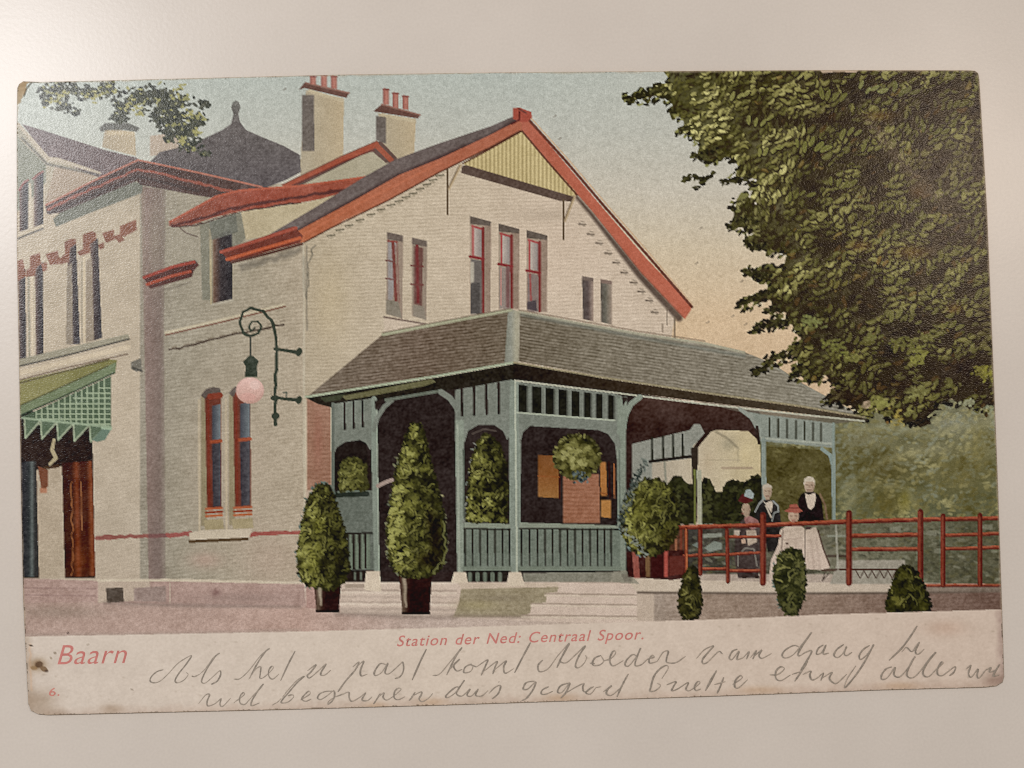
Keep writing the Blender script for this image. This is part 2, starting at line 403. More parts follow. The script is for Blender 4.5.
# dark dentils under the rakes
for x, y in [(440, 175), (433, 179.5), (427, 184), (420, 188.5), (413, 193), (406, 196.5), (399, 200.5), (391, 204.5), (381, 209), (371, 214), (360, 219.5), (349, 225), (340, 229.5), (331, 235)]:
    L([(x - 3.5, y + 1), (x + 3.5, y)], 1.8, (112, 104, 84), id_house, a=.85); L([(x - 2, y + 3), (x + 2, y + 2.6)], 1.2, (140, 128, 104), id_house, a=.6)
for x, y in [(582, 223.5), (590.5, 233.5), (599, 242.5), (608, 252.5), (616, 262), (624, 272), (633.5, 282), (641, 291), (649, 300), (654.5, 311.5)]:
    L([(x - 3, y + .5), (x + 3.5, y + .8)], 1.7, (112, 98, 84), id_house, a=.9); L([(x - 1, y - 2), (x + 2.5, y - 1.4)], 1.2, (140, 126, 108), id_house, a=.7); L([(x + 1, y + 2.5), (x + 3, y + 2.7)], 1, (130, 118, 100), id_house, a=.7)
# boarded triangle in the gable
id_t = part('gable_boarding', id_house, 'pale yellow vertical boarding in the gable top')
def boards(X, Y):
    c = np.tile(np.array([200, 180, 128.]), (X.size, 1))
    s = np.cos(2 * np.pi * X / 4.05)
    return c + np.where(s > .25, (s * -34), 6)[:, None] * np.array([1, 1, .9])
F([(521.5, 131), (463, 163), (466, 167), (575, 197), (576, 192)], boards, id_t, g=4)
L([(463, 163.5), (490, 149), (521, 131.5)], 1.6, (96, 62, 50), id_b); L([(522, 131), (548, 162), (577, 195)], 1.8, (108, 68, 54), id_b)
F([(462, 166), (466, 165), (573, 196.5), (573, 201.5), (560, 201), (461, 173)], (98, 80, 70), id_t, g=7)
for (px, py0, py1, bx, by, cx, cy) in [(447.5, 170, 214, 461, 165, 449, 189), (563.5, 200, 239, 575, 196, 565, 221)]:
    i = part('bracket', id_house)
    L([(px, py0), (px, py1)], 2.2, (104, 86, 66), i); L([(bx, by), (cx, cy)], 2.2, (188, 164, 128), i); L([(bx - 1.5, by), (cx - 1.2, cy)], 1, (120, 100, 80), i)
# drainpipe corner
L([(303.5, 246), (304, 330), (304.5, 602)], 2.0, (196, 184, 160), id_house, a=.8); L([(306.6, 246), (307, 330)], 1.6, (134, 124, 108), id_house, a=.7)
L([(314, 246), (308, 262), (307.5, 300)], 1.6, (120, 112, 96), id_house, a=.8, wig=2); L([(304, 258), (305, 290)], 3, (150, 142, 124), soft=4, a=.6)
for (xa, ya, yb) in [(662.5, 324, 332), (667, 308, 325), (674.7, 317, 338)]:
    L([(xa, ya), (xa, yb)], 1.5, (120, 104, 86), id_house)
# ---- windows of the gable wall
def pane(pts, c, i, **kw): F(pts, c, i, **kw)
RED = (142, 72, 64)
i = part('window', id_house, 'small upper window with red bars, left of the pair')
F([(387, 232), (403, 235.5), (402.5, 319), (386, 314)], (160, 140, 122), i); F([(387, 232), (403, 235.5), (403, 242), (387, 239)], (116, 102, 92), i, g=7)
F([(388, 241), (396, 242), (393, 300), (388, 300)], (158, 150, 146), i); F([(386, 300), (398, 301), (402, 318), (386, 314)], (140, 130, 114), i, g=7)
L([(393, 242), (396, 300)], 3.2, (132, 74, 66), i); L([(388, 241), (397, 242)], 1.8, RED, i); L([(386, 260.5), (394, 261.5)], 1.6, (124, 84, 78), i); L([(386, 278.5), (394, 279.5)], 1.6, (124, 84, 78), i); L([(397, 244), (399, 302)], 2, (150, 116, 104), i)
i = part('window', id_house, 'small upper window with red bars, right of the pair')
F([(412, 237.5), (427, 241), (426.5, 320), (412, 316)], (156, 138, 120), i); F([(412, 237.5), (427, 241), (427, 247), (412, 244)], (116, 102, 92), i, g=7)
F([(414, 246), (423, 248), (422, 306), (414, 304)], (120, 84, 76), i, g=6); L([(417, 246), (418, 302)], 3, (128, 62, 60), i); L([(411, 265.5), (423, 266.5)], 1.6, (122, 72, 66), i); L([(411, 284), (423, 285)], 1.6, (122, 72, 66), i)
F([(413, 305), (424, 306), (426, 320), (413, 316)], (148, 136, 120), i)
L([(384, 317), (428, 324.5)], 1.8, (124, 104, 92), id_house); F([(384, 318), (428, 325), (428, 328), (384, 334)], (206, 186, 166), id_house, a=.6)
def tall(x, y, yb, lab, low):
    i = part('window', id_house, lab)
    F([(x, y), (x + 21, y + 5.5), (x + 20.5, yb), (x, yb)], (172, 150, 130), i)
    F([(x + 13, y + 8), (x + 21, y + 9), (x + 20.5, yb), (x + 14, yb)], (158, 136, 118), i, g=6)
    F([(x, y), (x + 21, y + 5.5), (x + 20.5, y + 10), (x, y + 8)], (106, 94, 84), i, g=7)
    F([(x + 3, y + 11), (x + 13, y + 13), (x + 13, y + 41), (x + 3, y + 39)], grad([(x + 3, (196, 180, 166)), (x + 13, (140, 130, 126))], (1, 0)), i)
    F([(x + 1, y + 43), (x + 13, y + 45), (x + 13.5, yb), (x + 1, yb)], low, i)
    L([(x + 2, y + 10), (x + 12, y + 13)], 2, (170, 78, 76), i); L([(x + 3, y + 10), (x + 3, y + 40)], 1.7, (178, 88, 84), i)
    L([(x + 13, y + 12), (x + 13.3, yb - 1)], 2.8, (134, 62, 58), i); L([(x, y + 40.5), (x + 13.5, y + 43)], 2.6, (142, 58, 58), i)
    return i
i = tall(470, 216, 314, 'tall red framed sash window with its lower half dark, left of three', (116, 108, 102))
F([(470.5, 262), (474, 262), (474, 282), (470.5, 283)], (186, 176, 158), i); F([(470.5, 284), (480, 282), (480, 314), (470.5, 314)], (92, 86, 82), i, g=7)
i = tall(498.5, 223.5, 309, 'tall red framed sash window, middle of three', (156, 140, 130)); L([(501, 268), (501, 305)], 1.5, (200, 140, 128), i); L([(508, 268), (508, 306)], 4, (132, 96, 92), i)
i = tall(526.5, 230, 312, 'tall red framed sash window, right of three', (142, 124, 116)); L([(530, 274), (531, 300)], 1.8, (164, 86, 82), i); F([(527, 302), (536, 300), (537, 311), (527, 309)], (92, 82, 84), i)
L([(470, 320), (545, 319)], 4, (206, 176, 160), id_house, soft=5, a=.4)
i = part('window', id_house, 'slim dark window on the right of the gable wall, nearer the trio')
F([(582, 276), (593.5, 278), (593.5, 321.5), (583, 319)], grad([(582, (96, 86, 80)), (588, (100, 86, 82)), (593, (166, 144, 128))], (1, 0)), i, g=7); F([(582, 276), (593.5, 278), (593.5, 281.5), (582, 280)], (120, 104, 94), i)
i = part('window', id_house, 'slim dark window on the right of the gable wall, nearer the eave')
F([(600.5, 279), (612, 281), (612, 325), (601, 322)], grad([(600, (98, 88, 80)), (605, (108, 104, 92)), (612, (164, 144, 126))], (1, 0)), i, g=7); F([(600.5, 279), (612, 281), (612, 284.5), (600.5, 283)], (134, 112, 100), i)
# ---- left wing windows and red brick arches
def slot(pts, lab=None):
    i = part('window', id_house, lab)
    xs = [p[0] for p in pts]
    F(pts, grad([(min(xs), (128, 104, 94)), (min(xs) + .4 * (max(xs) - min(xs)), (86, 74, 72)), (max(xs), (62, 60, 64))], (1, 0)), i, g=10); return i
slot([(19.5, 188), (24, 182), (28, 180), (28, 229), (19.5, 232)]); slot([(34, 178), (39, 174), (43.5, 171), (43.5, 224), (34, 227)])
L([(19, 190), (24, 182.5), (28, 180)], 2, (146, 84, 76), id_house); L([(33, 179), (38, 174.5), (43, 171.5)], 2, (146, 84, 76), id_house)
L([(30, 184), (30.5, 230)], 2.4, (200, 186, 162), id_house); L([(17, 239), (43, 228.5)], 2, (110, 102, 92), id_house); L([(17, 236), (43, 226)], 2, (200, 184, 158), id_house)
slot([(18, 276), (25.5, 268), (26, 358), (19, 360)]); slot([(35, 266), (43, 262), (43.5, 355), (36, 356.5)])
L([(28.5, 276), (29.5, 358)], 1.6, (156, 148, 126), id_house); L([(32, 276), (32.5, 358)], 2, (210, 192, 164), id_house)
slot([(67, 246), (76, 240), (80, 344), (70, 345)], 'tall dark first floor window under a brick arch'); slot([(90, 242), (98, 238), (102, 338), (93, 341)])
F([(67, 268), (72, 262), (73, 345), (66, 344)], (150, 136, 118), id_house); F([(86, 262), (92, 256), (94, 341), (86, 342)], (158, 142, 122), id_house)
L([(84, 258), (84.5, 342)], 2.4, (206, 188, 158), id_house); L([(82, 262), (82, 342)], 1.4, (158, 146, 124), id_house)
i = part('brick_arch', id_house, 'stepped red brown brick bands over the left wing windows')
BR = (144, 96, 76)
for pts in [[(17, 261), (23, 259), (26, 276), (17, 282)], [(30, 256), (40, 252.5), (41, 264), (36, 268), (35, 276), (26, 277), (26, 270), (30, 268)], [(41, 264), (47, 262), (47, 270), (43, 272)],
            [(45.5, 254), (58, 250.5), (59, 258), (66, 256), (66, 263), (61, 264), (50, 265)], [(64.5, 242), (70, 239), (76, 239), (76, 244), (70, 248), (69, 262), (62, 264), (62, 256), (65, 254)],
            [(77, 252), (83, 249), (83, 234.5), (92, 231), (96, 233), (96, 240), (90, 244), (90, 253), (80, 256)], [(98, 245), (104, 242), (104, 248), (100, 250)], [(102, 233), (114, 229.5), (114, 236), (120, 234), (125, 240), (119, 243), (116, 239), (106, 243)], [(120, 226), (136, 219.5), (137, 230), (124, 237), (120, 235)]]:
    F(pts, BR, i, g=7, mo=8)
# sill bands
i = part('string_course', id_house)
F([(16, 360), (70, 347), (128, 334), (130, 339), (70, 354), (16, 367)], (160, 152, 130), i); L([(16, 367), (70, 354.5), (129, 339)], 1.8, (92, 86, 76), i); L([(16, 374), (128, 347)], 5, (208, 190, 162), i); L([(17, 380.5), (70, 367), (128, 354)], 1.5, (130, 110, 92), i)
i = part('string_course', id_house)
L([(166, 333), (222, 320), (284, 305)], 3.4, (196, 182, 154), i); L([(166, 335), (222, 322), (285, 306.5)], 1.6, (128, 86, 70), i); L([(170, 350), (222, 337.5), (284, 324)], 2, (96, 82, 70), i, wig=1)
for q in range(10): L([(172 + q * 12, 347.5 - q * 2.9), (177 + q * 12, 346.5 - q * 2.9)], 1.2, (140, 126, 106), id_house)
F([(131, 362), (141, 358), (142, 369), (137, 372), (131, 369)], (122, 116, 104), id_house, g=8); L([(133, 368), (142, 371)], 2, (84, 80, 72), id_house)
i = part('string_course', id_house, 'dull red band along the wall base')
L([(97, 537.5), (148, 535.5)], 4, (150, 92, 82), i, wig=1); L([(150, 536), (167, 535.5)], 4, (128, 88, 84), i); L([(168, 535), (191, 534)], 4.2, (158, 88, 80), i, wig=1); L([(250, 534.5), (306, 532)], 4, (162, 88, 78), i, wig=1)
# recessed-wall ground-floor windows
def arched(x0, x1, yt, yb, lab):
    i = part('window', id_house, lab)
    F([(x0 - 3, yt + 10), (x0 + 2, yt + 6), (x0 + 3, yb), (x0 - 3, yb)], (152, 138, 108), id_house, mo=6)
    F([(x0 - 3, yt + 8), (x0 + 2, yt + 2), (x0 + 9, yt), (x1 - 1, yt + 1), (x1, yt + 6), (x0 + 6, yt + 7), (x0 + 1, yt + 12)], (104, 92, 84), id_house, g=7)
    F([(x0 + 1, yt + 12), (x0 + 6, yt + 7), (x1, yt + 6), (x1 + .5, yb - 18), (x0 + 3, yb - 18)], (118, 64, 50), i, mo=6)
    F([(x0 + 8, yt + 19), (x1 - .5, yt + 17), (x1 - .5, yt + 52), (x0 + 8, yt + 53)], grad([(x0 + 7, (70, 66, 70)), (x0 + 10, (84, 86, 92)), (x1, (124, 132, 134))], (1, 0)), i)
    F([(x0 + 8, yt + 57), (x1 - .5, yt + 56), (x1 - .5, yb - 20), (x0 + 9, yb - 19)], grad([(x0 + 8, (66, 60, 64)), (x1, (90, 88, 92))], (1, 0)), i, g=7)
    L([(x0 + 5, yt + 55), (x1, yt + 54)], 3, (166, 82, 54), i); L([(x0 + 6, yt + 9.5), (x1 - 1, yt + 8.5)], 6, (140, 66, 48), i); L([(x0 + 4, yt + 14), (x0 + 5.5, yb - 22)], 2.4, (128, 58, 44), i)
    for q in range(3): L([(x0 + 2, yb - 17 + q * 3.6), (x1 + 1, yb - 18 + q * 3.6)], 2.4, [(178, 96, 62), (150, 70, 46), (184, 104, 66)][q], i)
    F([(x0, yb - 6), (x1 + 2, yb - 7), (x1 + 3, yb + 3), (x0 + 1, yb + 4)], (170, 154, 118), id_house, mo=7)
arched(204, 221, 387, 526, 'arched ground floor sash window with dark red frame, behind the left of the globe lamp')
arched(232, 250.5, 385, 525, 'arched ground floor sash window with dark red frame, partly under the globe lamp')
for x in (199, 226): L([(x, 400), (x + .5, 530)], 2.2, (196, 178, 148), id_house, a=.8)
F([(189, 533), (204, 530), (252, 529), (250, 536), (246, 538), (190, 541)], (200, 184, 160), id_house); L([(190, 541.5), (247, 539)], 3, (92, 72, 50), id_house)
# plinth
i = part('plinth', id_house, 'pinkish brick plinth along the wall foot')
F([(14, 578), (100, 581), (168, 580), (306, 582), (306, 606), (200, 606), (98, 602), (14, 603)], courses((180, 150, 138), 0, 5, 3), i, g=7, mo=6)
F([(98, 581), (150, 581), (150, 600), (98, 603)], (190, 170, 150), i, g=5); F([(106, 588), (123, 587.5), (124, 602), (107, 603)], (94, 82, 72), i, g=8); F([(134, 588), (166, 586), (166, 602), (134, 601)], (160, 138, 128), i, g=9)
L([(98, 580.5), (168, 580), (306, 583)], 2.6, (206, 190, 166), i); L([(170, 583), (170, 603)], 1.2, (198, 178, 158), i); L([(104, 603), (300, 607)], 2, (132, 114, 104), i, soft=4, a=.6); B(216, 593, 6, 5, (120, 84, 80), .7, [i])
B(240, 598, 60, 7, (150, 126, 116), .6, [i])
for y in (588, 595): L([(24, y), (96, y + .8)], 1.1, (152, 122, 114), i, a=.7)
# entrance under the awning
F([(14, 405), (60, 420), (92, 428), (93, 462), (95, 578), (14, 578)], (54, 40, 34), id_house, g=7, mo=6)
i = part('door', id_house, 'slim blue black door at the left edge of the card')
F([(20, 462), (36, 461), (38.5, 576), (22, 577)], grad([(20, (54, 50, 54)), (29, (62, 64, 64)), (32, (106, 112, 108)), (35, (62, 60, 58))], (1, 0)), i, g=6)
F([(36.5, 470), (62, 466), (65, 578), (39, 578)], courses((184, 166, 142), 0, 4.4, 2.5), id_house, g=5, mo=4)
i = part('door', id_house, 'red brown panelled door under the green awning')
F([(62, 463), (92, 461), (95.5, 576), (65, 577)], grad([(62, (74, 42, 30)), (67, (134, 70, 44)), (71, (86, 46, 32)), (77, (80, 42, 30)), (81, (142, 78, 48)), (85, (96, 52, 36)), (95, (104, 58, 38))], (1, -.02)), i, g=6, mo=9)
L([(72, 482), (72, 574)], 1.2, (178, 112, 66), i, a=.7, wig=1.5); L([(81, 482), (82, 530)], 1.1, (186, 124, 78), i, a=.7); B(80, 560, 10, 14, (150, 84, 50), .5, [i])
L([(54, 440), (52, 450), (56, 458), (50, 464)], [3, 4, 4, 3], (176, 160, 124), id_house); L([(45, 468), (58, 466)], 3, (80, 58, 40), id_house); F([(38, 466), (48, 470), (48, 486), (42, 493), (40, 480)], (120, 72, 50), id_house, mo=9); F([(40, 488), (47, 488), (47, 493), (40, 493)], (178, 122, 92), id_house)
i = part('awning', id_house, 'green sloping entrance awning with a lattice side')
F([(14, 382), (70, 369), (108, 359), (117, 360), (116, 369), (60, 394), (18, 413)], grad([(18, (148, 142, 92)), (115, (132, 128, 76))], (1, 0)), i, mo=4)
L([(18, 383.5), (108, 360)], 1.6, (104, 94, 66), i)
F([(16, 408), (60, 388), (108, 366), (116, 362), (115.5, 373), (60, 398), (20, 416)], (122, 134, 100), i); L([(17, 407), (108, 366)], 1.4, (92, 92, 60), i); L([(20, 415.5), (60, 398), (114, 373)], 1.6, (62, 76, 58), i)
F([(22, 417), (60, 399.5), (111, 376), (111, 428), (94, 426), (22, 418)], (88, 104, 80), i)
for q in range(13): L([(36 + q * 5.7, 411 - q * 2.65), (36.4 + q * 5.7, 421 + q * .5)], 1.5, (156, 170, 138), i)
for q in range(8):
    y = 388 + q * 5.2; xs = max(24, 111 - (q + 1) * 12.5); L([(xs, y - (2.2 - q * .3) * 0), (110, y)], 1.4, (158, 172, 140), i)
for q in range(5):
    x = 24 + q * 16.3; F([(x, 418 + q * 2), (x + 16, 421 + q * 1.5), (x + 1.5, 438 + q * 1.2)], (98, 114, 90), i); L([(x + 16, 421 + q * 1.5), (x + 1.5, 438 + q), (x + .5, 418 + q * 1.8)], 1.7, (158, 168, 138), i)
F([(92, 440), (102, 429), (111, 430), (105, 440), (97, 442)], (112, 132, 114), i); L([(102, 428), (111, 429)], 2, (160, 180, 150), i); L([(22, 418), (70, 423), (111, 427)], 2.2, (152, 168, 138), i)

# ================= lamp on the wall
id_lamp = part('wall_lamp', 0, 'wrought iron scroll wall lamp with a pink globe')
IR = (66, 72, 60)
L([(275.5, 424), (275, 400), (276.5, 350), (276, 338), (272, 322), (263, 311), (252, 308), (243, 312), (240, 322), (242.5, 332), (250, 336.5), (258, 333.5), (261, 326.5), (257.5, 321.5), (251, 322), (248.5, 327), (251, 331), (255, 328)], [3.4, 3.2, 3.4, 3.2, 3, 2.8, 2.8, 2.6, 2.6, 2.6, 2.5, 2.4, 2.3, 2.2, 2.1, 2, 2, 1.8], IR, id_lamp, wig=.8)
L([(250.4, 336), (250.6, 358)], 2, (84, 84, 74), id_lamp)
L([(275, 349), (286, 350.5), (298, 352.5)], [3, 3, 4], IR, id_lamp); L([(273, 397), (285, 399), (299, 400)], [3, 3, 4], IR, id_lamp)
D(299, 352, 3.2, 4.4, .3, IR, id_lamp); D(299, 400, 3, 4, .3, IR, id_lamp); D(275.5, 416, 4, 3.6, 0, IR, id_lamp); D(275, 398, 4.6, 2.6, 0, IR, id_lamp); L([(283, 393), (287, 392), (286, 397)], 1.5, (100, 104, 90), id_lamp)
F([(243, 362), (249, 356), (253, 356), (259, 361), (257, 366), (257.5, 377), (245, 377), (245.5, 366)], (68, 74, 62), id_lamp, g=8)
i = part('globe', id_lamp, 'pink glass lamp globe')
D(250, 390.5, 14, 13.2, 0, lambda X, Y: np.array([214, 172, 158.]) + 14 * np.clip((392 - Y) / 12, -1, 1)[:, None] * np.array([1, 1.1, 1.2]) - 26 * np.clip(np.hypot(X - 250, Y - 390) / 13 - .75, 0, 1)[:, None], i, g=5)
D(255, 385, 5, 4.5, 0, (232, 200, 188), i, a=.55); D(248, 397, 8, 4, 0, (214, 158, 146), i, a=.5)

# ================= terrace and steps
id_ter = part('terrace', 0, 'cream stone terrace with steps and a brick face')
STONE = grad([(330, (205, 184, 166)), (640, (211, 189, 171)), (1000, (197, 178, 161))], (1, 0))
F([(304, 582), (335, 580), (640, 576), (905, 574), (1010, 580), (1010, 640), (640, 640), (640, 625), (440, 617.5), (336, 613), (306, 608)], STONE, id_ter, g=4, mo=4)
F([(306, 582), (340, 582), (340, 612), (306, 608)], (178, 142, 130), id_ter, g=7)
# steps left of the corner
for y0, c, w in [(582.5, (220, 202, 182), 2), (590, (166, 146, 130), 1.4), (592.4, (218, 200, 180), 2), (596.5, (186, 166, 150), 1.6), (601.8, (172, 152, 136), 1.2), (604, (222, 204, 184), 2), (609, (184, 164, 148), 3)]: L([(338, y0), (456, y0 + 1)], w, c, id_ter, wig=.6, soft=1.5, a=.85)
L([(336, 613.5), (456, 617)], 4, (140, 122, 110), id_ter, soft=5, a=.6)
F([(345, 584), (370, 584), (370, 588), (345, 588)], (150, 132, 114), id_ter, a=.6)
# block under the corner post
F([(458, 583), (558, 583), (558, 587.5), (546, 591), (462, 590)], (202, 182, 160), id_ter); F([(461, 589), (559, 587), (557, 592), (547, 593), (546, 602.5), (532, 603.5), (530, 613), (521, 617), (453, 617), (459, 603)], courses((160, 146, 118), 0, 4.5, 4), id_ter, g=8, mo=8)
B(478, 605, 24, 6, (168, 154, 112), .6, [id_ter]); B(500, 598, 30, 4, (142, 128, 106), .6, [id_ter]); L([(452, 616), (528, 617)], 2.4, (140, 122, 106), id_ter, soft=4, a=.8)
for y0, x0, x1 in [(593.5, 545, 637), (603.5, 531, 638), (615, 522, 640)]: L([(x0, y0), (x1, y0 + 1.5)], 1.4, (170, 150, 132), id_ter); L([(x0, y0 + 2), (x1, y0 + 3.5)], 1.6, (212, 194, 172), id_ter, a=.8)
L([(560, 582), (640, 583)], 1, (160, 142, 124), id_ter, a=.6)
# terrace front
F([(626, 578), (905, 580), (1010, 586), (1010, 590), (905, 592.5), (775, 593), (637, 592.5)], grad([(626, (206, 188, 166)), (905, (198, 180, 160)), (1004, (150, 134, 120))], (1, 0)), id_ter, mo=3)
i = part('terrace_wall', id_ter, 'grey brown brick face of the terrace')
F([(637, 592), (775, 593), (905, 592.5), (1010, 590), (1010, 609), (820, 614.8), (700, 620), (654, 621), (638, 621)], courses(grad([(638, (188, 168, 150)), (656, (164, 146, 130)), (700, (160, 138, 120)), (840, (146, 122, 106)), (1003, (118, 92, 80))], (1, 0)), -.02, 4, 5), i, g=8, mo=6)
L([(638, 592.5), (775, 593.5), (905, 593), (1008, 591)], 2, (104, 90, 78), i, soft=2); F([(637, 594), (654, 594), (654, 621), (637, 621)], (194, 174, 154), i)
F([(905, 585), (1010, 585), (1010, 592), (905, 592)], (128, 112, 98), i, a=.8, g=7)

# ================= veranda
id_ver = part('veranda', 0, 'grey green timber veranda in front of the gable')
TE = (128, 132, 120); TD = (110, 115, 104); DK = (58, 48, 43)
# inside seen through the openings
id_in = part('interior', id_ver, 'dark brown veranda interior with a lit orange window')
F([(330, 402), (515, 378), (640, 394), (760, 412), (760, 440), (745, 440), (632, 448), (632, 582), (330, 582)], (58, 48, 45), id_in, g=6, mo=5)
F([(306, 398), (334, 404), (333, 492), (306, 500)], courses((162, 120, 98), 0, 4, 9), id_house, g=6, mo=6); B(318, 440, 6, 34, (160, 104, 86), .5, [id_house]); L([(331, 404), (332, 490)], 1.6, (188, 176, 152), id_house); L([(306, 400), (306, 510)], 2.2, (202, 186, 160), id_house)
F([(306, 490), (334, 490), (334, 520), (306, 530)], (186, 164, 142), id_house)
F([(538, 455), (559, 456), (559, 498), (538, 497)], grad([(455, (132, 84, 48)), (480, (146, 94, 52)), (498, (160, 112, 64))]), id_in); L([(559.5, 455), (559.5, 498)], 2, (74, 40, 30), id_in); L([(538, 476), (559, 477)], 1.2, (150, 88, 48), id_in)
F([(563, 474), (599, 474), (600, 523), (563, 523)], courses((160, 108, 82), .02, 4, 9), id_in, g=6); F([(600, 462), (606, 462), (607, 496), (601, 496)], (176, 116, 62), id_in); F([(601, 500), (611, 500), (611, 518), (601, 517)], (184, 128, 70), id_in); L([(614, 464), (614.5, 498)], 1.4, (166, 104, 64), id_in); L([(609, 462), (610, 498)], 2, (60, 36, 30), id_in)
L([(606.5, 494), (601, 493)], 2, (150, 92, 50), id_in)
# large right-hand opening
F([(622, 440), (632, 402), (640, 396), (700, 404), (740, 409), (753, 420), (758, 444), (748, 432), (716, 431), (697, 440), (660, 444), (632, 450), (632, 520), (622, 520)], grad([(395, (78, 56, 48)), (440, (66, 48, 43))]), id_in, g=7, mo=7)
id_bey = part('opening', id_ver, 'peach lit view through the end of the veranda with dark bushes')
F([(632, 450), (660, 446), (694, 438), (716, 430), (748, 431), (760, 442), (762, 522), (632, 522)], grad([(640, (178, 166, 148)), (700, (196, 180, 152)), (760, (204, 186, 144))], (1, 0)), id_bey, mo=5)
B(728, 444, 9, 8, (150, 142, 118), .55, [id_bey]); L([(716, 432), (727, 438), (738, 448)], 2, (128, 118, 96), soft=2, a=.6, keep=[id_bey]); L([(738, 448), (738, 462)], 1.5, (150, 138, 112), soft=2, a=.6, keep=[id_bey]); B(745, 455, 8, 14, (214, 194, 146), .5, [id_bey]); B(708, 462, 8, 14, (186, 164, 132), .4, [id_bey]); L([(722, 468), (752, 468)], 2, (170, 148, 122), id_bey); L([(704, 460), (740, 460)], 1, (180, 164, 134), id_bey)
F([(632, 444), (690, 430), (694, 424), (700, 424), (705, 434), (693, 446), (694, 458), (652, 463), (652, 500), (632, 520)], (150, 150, 138), id_bey, g=6)
for x in (652, 663, 673, 682.5): L([(x, 438 - (x - 652) * .12), (x + .3, 461 - (x - 652) * .12)], 2.2, (60, 60, 50), id_bey)
L([(650, 461.5), (694, 456)], 3, (54, 46, 40), id_bey); L([(709, 431), (698, 444), (693, 452)], 4, (62, 46, 40), id_bey); F([(691, 448), (698, 446), (697, 522), (694, 522)], (64, 54, 46), id_bey)
def bushy(pts, n, pal, i, sz=(1.2, 3.2), keep=None, light=-.5, seed=0):
    xs = [p[0] for p in pts]; ys = [p[1] for p in pts]
    x0, x1, y0, y1 = min(xs), max(xs), min(ys), max(ys)
    F(pts, pal[0], i, g=6, mo=4)
    r = np.random.default_rng(100 + seed)
    px = r.uniform(x0, x1, n * 3); py = r.uniform(y0, y1, n * 3)
    m = inside(pts, px, py); px, py = px[m][:n], py[m][:n]
    nz = .7 * vnoise(px, py, 7, 40 + seed) + .5 * vnoise(px, py, 3.2, 41 + seed)
    tl = (px - (x0 + x1) / 2) / (x1 - x0) * 2
    t = np.clip(.46 + light * tl * .55 + .62 * nz + r.uniform(-.12, .12, px.size), 0, 1)
    for q in np.argsort(t + r.uniform(-.25, .25, t.size)):
        tt = t[q] * (len(pal) - 1); a0 = min(int(tt), len(pal) - 2)
        s = r.uniform(*sz)
        D(px[q], py[q], s, s * r.uniform(.4, .7), r.uniform(-1.5, .6), mix(pal[a0], pal[a0 + 1], tt - a0), i, bend=r.uniform(-.4, .4), a=.9, keep=keep)
DG = [(48, 46, 32), (62, 62, 40), (84, 84, 52)]
id_bush = part('bush', id_ver, 'dark bushes seen through the veranda')
bushy([(668, 524), (668, 485), (673, 476), (680, 476), (688, 484), (694, 484), (695, 524)], 120, DG, id_bush, seed=1)
bushy([(699, 524), (700, 486), (704, 477), (710, 479), (716, 492), (722, 492), (726, 482), (733, 479), (740, 484), (748, 480), (757, 474), (764, 480), (766, 524)], 260, DG, id_bush, seed=2)
F([(696.5, 470), (701.5, 470), (702, 524), (698, 524)], (170, 168, 144), id_bey); L([(694.5, 470), (695, 524)], 1.6, (120, 124, 66), id_bey)
L([(664.5, 462), (666, 484), (672, 498)], 2.4, (150, 146, 128), id_bey)
# olive foliage through the last bay
F([(764, 446), (826, 450), (833, 462), (833, 522), (764, 522)], (94, 86, 50), id_shrub, g=7, mo=8)
for q in range(330):
    x, y = rng.uniform(765, 833), rng.uniform(447, 522)
    D(x, y, rng.uniform(1.5, 4), rng.uniform(.8, 1.6), rng.uniform(-1, .8), mix((70, 62, 34), (140, 132, 84), np.clip(.4 + .5 * vnoise(np.array([x]), np.array([y]), 12, 33)[0] + rng.uniform(-.2, .2), 0, 1)), a=.7, keep=[id_shrub])
# roof slopes
id_r = part('roof', id_ver, 'brown tiled lean-to roof of the veranda, hipped at the corner')
F([(383, 334), (440, 324), (511, 310), (509, 362), (440, 376), (308, 396), (330, 378)], courses(grad([(310, (122, 108, 92)), (420, (118, 100, 84)), (510, (114, 100, 82))], (1, 0)), -.12, 3.2, 24), id_r, g=9, mo=5)
F([(517, 311), (640, 333), (705, 343), (744, 352), (772, 363), (800, 382), (866, 418), (800, 406), (700, 392), (600, 376), (517, 361)], courses(grad([(518, (122, 110, 92)), (600, (130, 120, 102)), (700, (136, 127, 110)), (800, (146, 139, 122)), (860, (144, 138, 124))], (1, 0)), .145, 3.2, 24), id_r, g=9, mo=5)
F([(508, 312), (513, 309.5), (520, 312), (519, 362), (512, 363.5), (504.5, 363)], grad([(505, (134, 134, 120)), (511, (152, 152, 138)), (516, (176, 170, 146)), (520, (168, 160, 138))], (1, 0)), id_r, g=6)
L([(383, 334.5), (440, 323.5), (511, 310)], 3.2, (170, 168, 138), id_r); L([(383, 332.6), (440, 321.5), (511, 308.4)], 1, (126, 108, 90), id_r)
L([(519, 312), (580, 323.5), (640, 334), (705, 343.5), (744, 352.5)], 2.6, (172, 166, 142), id_r); L([(522, 315), (640, 337.5), (744, 356)], 3, (124, 128, 118), id_r, soft=3, a=.6); L([(519, 310), (640, 331.5), (705, 341)], 1, (140, 120, 100), id_r)
L([(770, 364), (800, 384), (860, 416)], 2, (160, 156, 140), id_r, a=.6)
